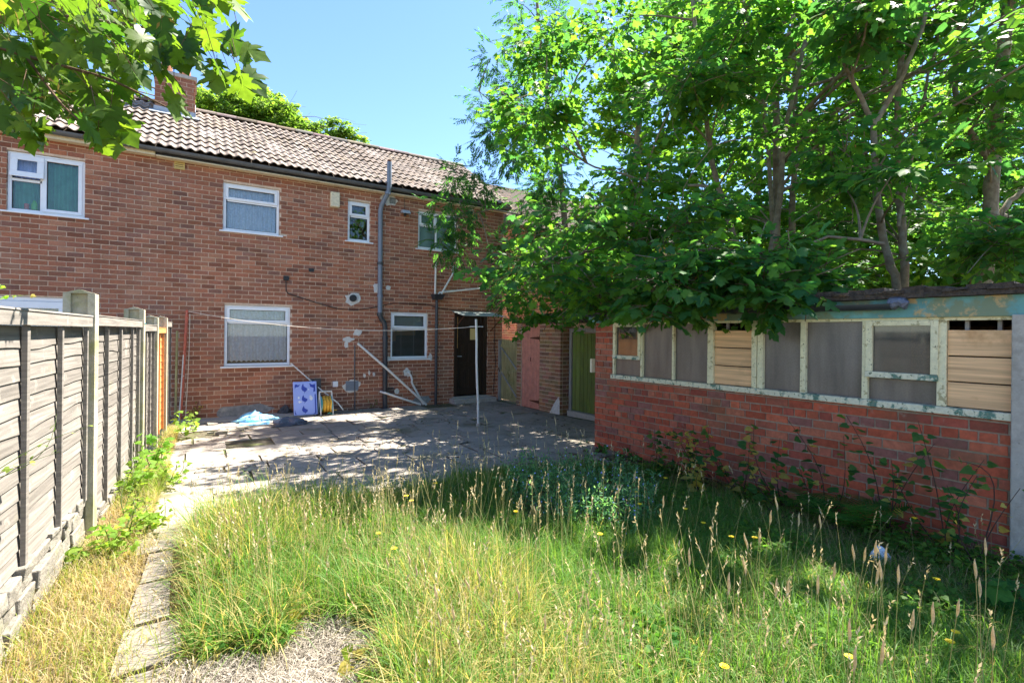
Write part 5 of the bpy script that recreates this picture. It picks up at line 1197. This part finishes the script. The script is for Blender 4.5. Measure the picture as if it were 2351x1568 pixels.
# dead leaves, seeds and grit
x = rng.uniform(-.3, 6.2, 5200); y = rng.uniform(-6.3, -.1, 5200); k = rng.uniform(0, 1, 5200) < np.clip(.10 + .5 * smooth_noise(x, y, 2.2, 41) + .12 * x / 6, .02, 1); x, y = x[k], y[k]; n = len(x)
V, F, Cc = leaf_batch(np.stack([x, y, gzv(x, y) + .012], 1), np.stack([np.cos(x * 99), np.sin(x * 99), 0 * x + .1], 1), np.tile(UZ, (n, 1)) + rng.normal(0, .25, (n, 3)), rng.uniform(.012, .05, n), greens(n, (.05, .035, .02), (.42, .36, .22), 1.6), FARLEAF)
obj('leaf_litter', npmesh('leaf_litter', V, F, Cc), 'dry', label='dead leaves and seeds scattered over the patio', cat='leaf litter', kind='stuff')
x = rng.uniform(2.6, 4.9, 2600); y = rng.uniform(-10.0, -5.7, 2600); dd = 4.72 + .0439 * (-y - 5.55) - x; k = (dd > .02) & (rng.uniform(0, 1, 2600) < np.exp(-dd * 1.6)); x, y = x[k], y[k]; n = len(x)
V, F, Cc = leaf_batch(np.stack([x, y, gzv(x, y) - .01 + rng.uniform(0, .03, n)], 1), rng.normal(0, 1, (n, 3)) * [1, 1, .2], np.tile(UZ, (n, 1)) + rng.normal(0, .4, (n, 3)), rng.uniform(.03, .08, n), greens(n, (.05, .03, .02), (.30, .20, .12), 1.3), HEART)
obj('dead_leaves', npmesh('dead_leaves', V, F, Cc), 'dry', label='brown dead leaves on the soil at the foot of the workshop wall', cat='leaf litter', kind='stuff')

# tall seed stalks that stand out
def stalk(px, py, h, group='tall pale seed stalks in the lawn', label='tall straw coloured grass stalk with a pale seed head in the lawn', bend=.0, hl=.085, hr=.0056):
    top = gnd(px, py, h); b = np.array([top[0] + random.uniform(-.06, .06) - bend, top[1] + random.uniform(-.06, .06), gz(top[0], top[1]) - .04]); t = thing('grass_stalk', b, label, 'grass', group)
    q = curve(b, top, 0, .02, 6); MB().tube(q, np.linspace(.0022, .0013, 6), 4, (.4, .36, .14)).build('stem', 'dry', t)
    d = unit(q[-1] - q[-2]); P = [q[-1] - d * .01 + d * hl * k / 6 + np.array([.004, 0, 0]) * math.sin(k) for k in range(7)]
    MB().tube(P, [.0015, hr * .8, hr, hr, hr * .9, hr * .6, .001], 6).build('seed_head', 'seed_head', t, smooth=True)
for zx, zy in ((840, 500), (795, 590), (970, 600), (1105, 615), (657, 740), (728, 705), (1310, 810), (1370, 820), (1437, 785), (1500, 830), (1475, 925), (1580, 950), (1445, 950), (645, 895), (2115, 775), (2055, 915), (2080, 1030), (1185, 920), (900, 1030), (830, 1030), (140, 490), (1085, 1010), (1665, 1230), (1790, 1195), (1280, 1300), (1940, 1150), (1310, 1480), (540, 1010), (300, 840), (1475, 1440), (2160, 1350)):
    stalk(zx / 2.6655 + 1469.4, zy / 2.6655 + 979.6, random.uniform(.42, .58))
for px, py in ((940, 1290), (985, 1275), (1000, 1370), (955, 1320), (1075, 1350), (1100, 1330), (890, 1300), (1010, 1430), (1190, 1370), (560, 1180), (610, 1150), (700, 1190), (760, 1180), (660, 1140), (830, 1150), (880, 1180), (520, 1200), (1060, 1200), (1230, 1180), (1420, 1130), (1040, 1420), (1250, 1440), (1350, 1390)):
    stalk(px, py, random.uniform(.40, .6), hl=.06, hr=.0045)
for px, py, b in ((1050, 985, .05), (1112, 965, .02), (1118, 975, 0), (1178, 960, -.05), (1190, 985, -.08), (1276, 975, -.12), (948, 1045, .1)):
    stalk(px, py, .62, 'long thin stalks rising in front of the patio', 'long thin seed stalk rising from the lawn edge in front of the patio', bend=b, hl=.10, hr=.004)
x, y = lawn_pts(2300); n = len(x); h = rng.uniform(.3, .56, n) * np.clip(.5 + .4 * (4.7 - x), .5, 1); lean_ = rng.normal(0, .09, (n, 2)); top = np.stack([x + lean_[:, 0], y + lean_[:, 1], gzv(x, y) + h], 1); bot = np.stack([x, y, gzv(x, y) - .04], 1)
keep = rng.uniform(0, 1, n) < np.clip(1.1 - x * .30, .06, 1); top, bot = top[keep], bot[keep]
me = twig_mesh(list(zip(bot, top)), .0018); a = me.attributes.new('col', 'FLOAT_COLOR', 'FACE'); a.data.foreach_set('color', np.tile(np.array([.42, .38, .16, 1], np.float32), len(me.polygons)))
obj('seed_stalks', me, 'dry', label='thin dry flowering stems scattered through the long grass', cat='grass', kind='stuff')
d = unit(top - bot); PP = np.repeat(top, 9, 0) + np.repeat(d, 9, 0) * np.tile(np.linspace(-.02, .05, 9), len(top))[:, None] ; n = len(PP)
V, F, Cc = leaf_batch(PP, np.repeat(d, 9, 0) + rng.normal(0, .35, (n, 3)), rng.normal(0, 1, (n, 3)), rng.uniform(.012, .026, n), greens(n, (.44, .35, .18), (.66, .56, .36)), LANCE)
obj('seed_heads', npmesh('seed_heads', V, F, Cc), 'dry', label='feathery pale seed heads on the thin dry stems', cat='grass', kind='stuff')

# ------------------------------------------------------------------ flowers
def flower(px, py, h, orange=False):
    p = gnd(px, py, h); b = np.array([p[0] + random.uniform(-.05, .05), p[1] + .04, -.04]); t = thing('yellow_flower', b, 'small yellow dandelion like flower standing in the grass', 'flower', 'yellow flowers in the lawn')
    MB().tube(curve(b, p, 0, .03, 5), .002, 4, (.12, .2, .03)).build('stem', 'grass', t)
    V = []; F = []
    for k in range(12):
        a = k * .5236; r_ = .017; c_, s_ = math.cos(a), math.sin(a); i = len(V); V += [p, p + np.array([c_ * r_ - s_ * .005, s_ * r_ + c_ * .005, .007]), p + np.array([c_ * r_ * 1.1, s_ * r_ * 1.1, .006]), p + np.array([c_ * r_ + s_ * .005, s_ * r_ - c_ * .005, .007])]; F.append((i, i + 1, i + 2, i + 3))
    b2 = MB().add(V, F); b2.tube([p, p + UZ * .008], [.008, .009], 8); b2.build('bloom', 'petal', t)
for px, py in ((1615, 1201), (1733, 1235), (1679, 1233), (1469, 1158), (1574, 1169), (1528, 1098), (1378, 1227), (2181, 1474), (2194, 1452), (1950, 1508), (1663, 1531), (933, 1139), (945, 1150), (1000, 1110), (870, 1225), (905, 1260), (1185, 1175), (2100, 1190), (2150, 1330), (1460, 1130)): flower(px, py, random.uniform(.16, .3))

# ------------------------------------------------------------------ blue flowered clump at the lawn edge
poly = [(1170, 1085), (1300, 1070), (1440, 1080), (1520, 1150), (1450, 1230), (1250, 1190), (1150, 1140)]
t = thing('catmint_clump', gnd(1330, 1150), 'bushy blue green clump with tiny blue flowers at the lawn edge', 'plant')
Q = []
while len(Q) < 360:
    px, py = rng.uniform(1150, 1520), rng.uniform(1070, 1230)
    if inpoly(px, py, poly): Q.append(gnd(px, py, .1) * [1, 1, 0])
Q = np.array(Q); Q[:, 0] += .02; h = rng.uniform(.20, .40, len(Q)); tops = Q + np.stack([rng.normal(0, .07, len(Q)), rng.normal(0, .07, len(Q)), h], 1)
obj('stems', twig_mesh(list(zip(Q, tops)), .002), 'stem_dark', t, kind='stuff')
n = 26; tt = rng.uniform(.1, 1, (len(Q), n))[:, :, None]; PP = (Q[:, None] * (1 - tt) + tops[:, None] * tt).reshape(-1, 3); m_ = len(PP)
V, F, Cc = leaf_batch(PP, rng.normal(0, 1, (m_, 3)) + UZ * .4, UZ + rng.normal(0, .5, (m_, 3)), rng.uniform(.025, .05, m_), greens(m_, (.08, .22, .11), (.19, .36, .18)), LANCE); obj('foliage', npmesh('foliage', V, F, Cc), 'leaf', t, kind='stuff')
k = rng.uniform(0, 1, m_) < .05; V, F, Cc = leaf_batch(PP[k] + UZ * .01, rng.normal(0, 1, (k.sum(), 3)), rng.normal(0, 1, (k.sum(), 3)), np.full(k.sum(), .016), np.ones((k.sum(), 3)), FARLEAF); obj('flowers', npmesh('flowers', V, F, Cc), 'blue_petal', t, kind='stuff')

# ------------------------------------------------------------------ leafy plants
def plant(name, base, stems, nleaf, size, label, shape, dark, light, pale=0., group=None, stem_mat='stem_dark', cat='plant', sr=.0055, droop=.5):
    """stems: list of tip offsets; every leaf is an object of its own"""
    base = np.array(base, float); t = thing(name, base, label, cat, group)
    for tip in stems:
        tip = base + np.array(tip); q = curve(base + rng.normal(0, .015, 3) * [1, 1, 0], tip, .0, .10, 9); MB().tube(q, np.linspace(sr, sr * .35, 9), 5, (.1, .15, .04)).build('stem', stem_mat, t, smooth=True)
        for k in range(nleaf):
            u = .22 + .78 * (k + rng.uniform(0, .8)) / nleaf; f = u * 8; i = min(int(f), 7); p = q[i] + (q[i + 1] - q[i]) * (f - i)
            d = rng.normal(0, 1, 3); d[2] = abs(d[2]) * .2 - droop * .4; d = unit(d); nn = UZ * .8 + rng.normal(0, .4, 3) - FW * .4; p2 = p + d * .03
            cc = np.array((.42, .36, .10)) * rng.uniform(.8, 1.3) if rng.uniform() < pale else greens(1, dark, light)[0]
            V, F, Cc = leaf_batch(p2[None], d[None], nn[None], np.array([size * rng.uniform(.6, 1.2)]), cc[None], shape)
            b = MB(); b.add(V, F.tolist(), cc); b.build('leaf', 'leaf', t)
LAB = ['tall dark stemmed sapling against the brick just left of the concrete post', 'leafy knotweed like sapling below the boarded end bay', 'branching sapling with heart shaped leaves below the large casement', 'sapling with yellowing leaves below the middle frosted panes', 'thin sapling below the thick white window post', 'pale leaved sapling below the first boarded bay', 'low sapling with drooping pale leaves near the litter', 'small sapling at the left end of the row by the wall']
for k, (s, o, tips, nl, pale) in enumerate(((3.95, .25, [(-.25, .1, 1.0), (.0, -.2, .75), (-.35, -.1, .6), (-.1, .3, .55)], 14, .15), (3.55, .22, [(-.1, .25, .95), (-.3, -.15, .7), (.05, -.3, .8)], 14, .12), (3.1, .25, [(-.05, .3, .85), (-.2, -.25, .8), (-.3, .05, .5)], 15, .12), (2.75, .28, [(.05, .3, .75), (-.2, -.1, .7), (-.25, .2, .45)], 15, .3), (2.35, .3, [(.0, .35, .65), (-.15, -.2, .6), (-.2, .1, .4)], 15, .3), (1.95, .32, [(.05, .3, .6), (-.15, .05, .62), (-.2, -.25, .45), (.0, .5, .5)], 16, .45), (2.15, .6, [(-.1, .1, .32), (-.2, -.1, .3), (.1, .2, .35)], 11, .7), (1.45, .3, [(.05, .2, .5), (-.1, -.1, .42), (.02, -.3, .35)], 14, .1))):
    plant('sapling', W(s, o, -.04), tips, int(nl * 1.35), .075, LAB[k], HEART, (.03, .11, .035), (.09, .20, .05), pale, 'saplings along the workshop wall')
for k, (s, o, lab) in enumerate(((.25, .12, 'low bramble sprouting at the left corner of the workshop wall'), (.75, .12, 'three leaved bramble shoot against the foot of the red wall'))):
    plant('bramble', W(s, o, -.06), [(-.05, .05, .14), (-.08, -.12, .18), (-.03, -.2, .12)], 5, .085, lab, FARLEAF, (.04, .14, .03), (.10, .22, .05), 0)
plant('leafy_weed', gnd(2290, 1400), [(-.1, .05, .16), (.1, -.1, .18), (-.05, -.12, .2)], 6, .12, 'broad lobed leafy weed at the right edge below the concrete post', SYC, (.02, .11, .03), (.06, .17, .04))
plant('yellow_weed', W(4.15, .35, -.04), [(-.1, .1, .75), (-.25, -.05, .7), (.0, -.2, .62)], 7, .06, 'tall straggly weed with yellowing leaves in front of the concrete post', HEART, (.06, .15, .04), (.16, .24, .05), .4)
# ferns
def fern(base, n, L, label):
    base = np.array(base); t = thing('fern', base, label, 'fern', 'ferns below the workshop windows')
    for k in range(n):
        a = 2 * math.pi * k / n + rng.uniform(-.3, .3); tip = base + np.array([math.cos(a) * L * .75, math.sin(a) * L * .75, L * rng.uniform(.35, .7)]); q = curve(base, tip, .22, .02, 18); b = MB(); b.tube(q, np.linspace(.003, .001, 18), 4, (.1, .16, .04))
        d = unit(q[-1] - q[0]); side = unit(np.cross(d, UZ)); pl_ = .16 * L / .45
        for i in range(2, 18):
            w = pl_ * math.sin(math.pi * (1 - i / 19) ** .8) ** .8 + .008
            for sg in (-1, 1):
                e = q[i] + side * sg * w + d * w * .25 - UZ * .12 * w; f_ = unit(q[i] - q[i - 1]) * (L / 30) * .9
                b.add([q[i] - f_ * .5, q[i] + f_ * .5, e + f_ * .1, e - f_ * .1], [(0, 1, 2, 3)], greens(1, (.03, .13, .03), (.08, .22, .04))[0])
        b.build('frond', 'leaf', t)
fern(gnd(1930, 1215), 7, .42, 'bright green fern left of the plastic litter'); fern(gnd(1995, 1225), 6, .36, 'smaller fern closest to the plastic litter'); fern(gnd(1870, 1190), 5, .30, 'dark fern nearest the pale leaved sapling')
c = gnd(2017, 1275); lumpy(c[0], c[1], -.03, .07, .05, .07, 'plastic_litter', 'litter', 'crumpled blue white plastic litter at the foot of the wall', 'litter', 21, fold=.25)
for px, py, lab in ((1698, 1275, 'pale stone half sunk in the grass below the saplings'), (2200, 1425, 'pale stone lying near the right edge'), (1540, 1165, 'flat grey stone at the far end of the lawn'), (2090, 1370, 'small stone among the dead leaves')):
    c = gnd(px, py); lumpy(c[0], c[1], -.04, .07, .05, .05, 'stone', 'stone', lab, 'stone', int(px), fold=.08)
# weeds by the fence and path
plant('mallow_weed', gnd(352, 1075, 0.), [(.1, -.1, .34), (-.1, .15, .38), (.15, .15, .30), (0, -.25, .26), (.05, .3, .3)], 10, .095, 'bright green mallow like weed growing against the fence by the second post', SYC, (.10, .24, .03), (.20, .34, .06), 0, stem_mat='grass')
plant('mallow_weed', gnd(425, 1000, -.05), [(.08, .2, .34), (-.1, .1, .40), (.12, -.2, .32), (-.05, -.3, .3), (.1, .4, .3)], 11, .085, 'pale green weed clump at the end of the fence near the red post', FARLEAF, (.12, .24, .04), (.24, .34, .08), 0, stem_mat='grass')
plant('mallow_weed', gnd(300, 1130, 0.), [(.05, -.1, .30), (.1, .15, .34), (.15, -.2, .24), (.02, .35, .3), (.12, .3, .22)], 12, .07, 'leafy green weed just beyond the tallest post', FARLEAF, (.11, .23, .03), (.22, .34, .06), 0, stem_mat='grass')
plant('fence_weed', gnd(290, 1240, 0.), [(.05, -.1, .24), (.1, .15, .26), (.15, -.1, .2), (.02, .25, .24), (.15, .2, .2)], 14, .055, 'yellow green weed spilling onto the path from the tallest post', LANCE, (.13, .23, .03), (.24, .33, .06), 0, stem_mat='grass')
for k, (px, py, lab) in enumerate(((340, 1215, 'bright weed mound between the tallest post and the path'), (390, 1110, 'pale weed mound beside the path near the second post'), (370, 1040, 'leafy weed in front of the fence post with the blue twine'), (265, 1265, 'low green weed on the verge in front of the rubble footing'))):
    plant('verge_weed', gnd(px, py), [(.04, -.1, .17), (.1, .12, .2), (-.08, -.06, .22), (-.05, .2, .2), (.1, -.2, .12), (-.12, .05, .15)], 15, .05, lab, [FARLEAF, HEART, LANCE][k % 3], (.12, .23, .03), (.24, .34, .06), .08, 'weed mounds between fence and path', stem_mat='grass')
plant('fence_weed', gnd(300, 1190, 0.), [(.05, -.15, .26), (-.05, .2, .3), (.1, .1, .28), (.12, -.3, .2), (.0, .4, .25)], 12, .05, 'feathery yellow green weed at the foot of the tallest post', LANCE, (.13, .22, .03), (.24, .32, .06), 0, stem_mat='grass')
for px, py, lab in ((560, 1430, 'broad leaved weed beside the path in the foreground'), (640, 1450, 'bright leafy weed at the edge of the straw patch'), (850, 1540, 'single yellow leaved seedling in the straw'), (860, 1365, 'low dock like weed behind the straw patch'), (170, 1290, 'ivy like seedling on the rubble footing'), (1440, 1440, 'yellow green seedling in the middle of the lawn')):
    plant('low_weed', gnd(px, py), [(.05, .03, .12), (-.06, .02, .10), (.0, -.08, .09)], 4, .075, lab, HEART, (.10, .22, .03), (.22, .32, .06), .1, stem_mat='grass')
plant('wall_weed', (-.05, -.12, -.05), [(.1, -.05, .32), (.15, .02, .22), (.02, -.1, .25)], 9, .05, 'reddish weed growing at the wall foot beside the red post', FARLEAF, (.12, .14, .05), (.28, .20, .08), .4)
plant('wall_weed', (3.25, -.08, -.08), [(.08, -.05, .22), (-.1, .0, .2)], 7, .05, 'small weed growing at the foot of the waste pipe', FARLEAF, (.05, .12, .03), (.12, .2, .05), .1)
plant('hedge_spray', at(-120, 690, 5.4), [(.62, .12, .10), (.50, .1, -.06), (.45, .0, .2)], 14, .055, 'yellow green leafy spray poking over the fence at the left edge', FARLEAF, (.14, .30, .04), (.32, .42, .08), .2, stem_mat='grass')
plant('stalky_weed', at(-70, 1120, 2.3), [(.28, .1, .30), (.40, .15, .22), (.30, .05, .12)], 6, .028, 'thin green weed stems crossing in front of the fence at the left edge', FARLEAF, (.12, .22, .04), (.25, .32, .08), .2, stem_mat='grass', sr=.0025)
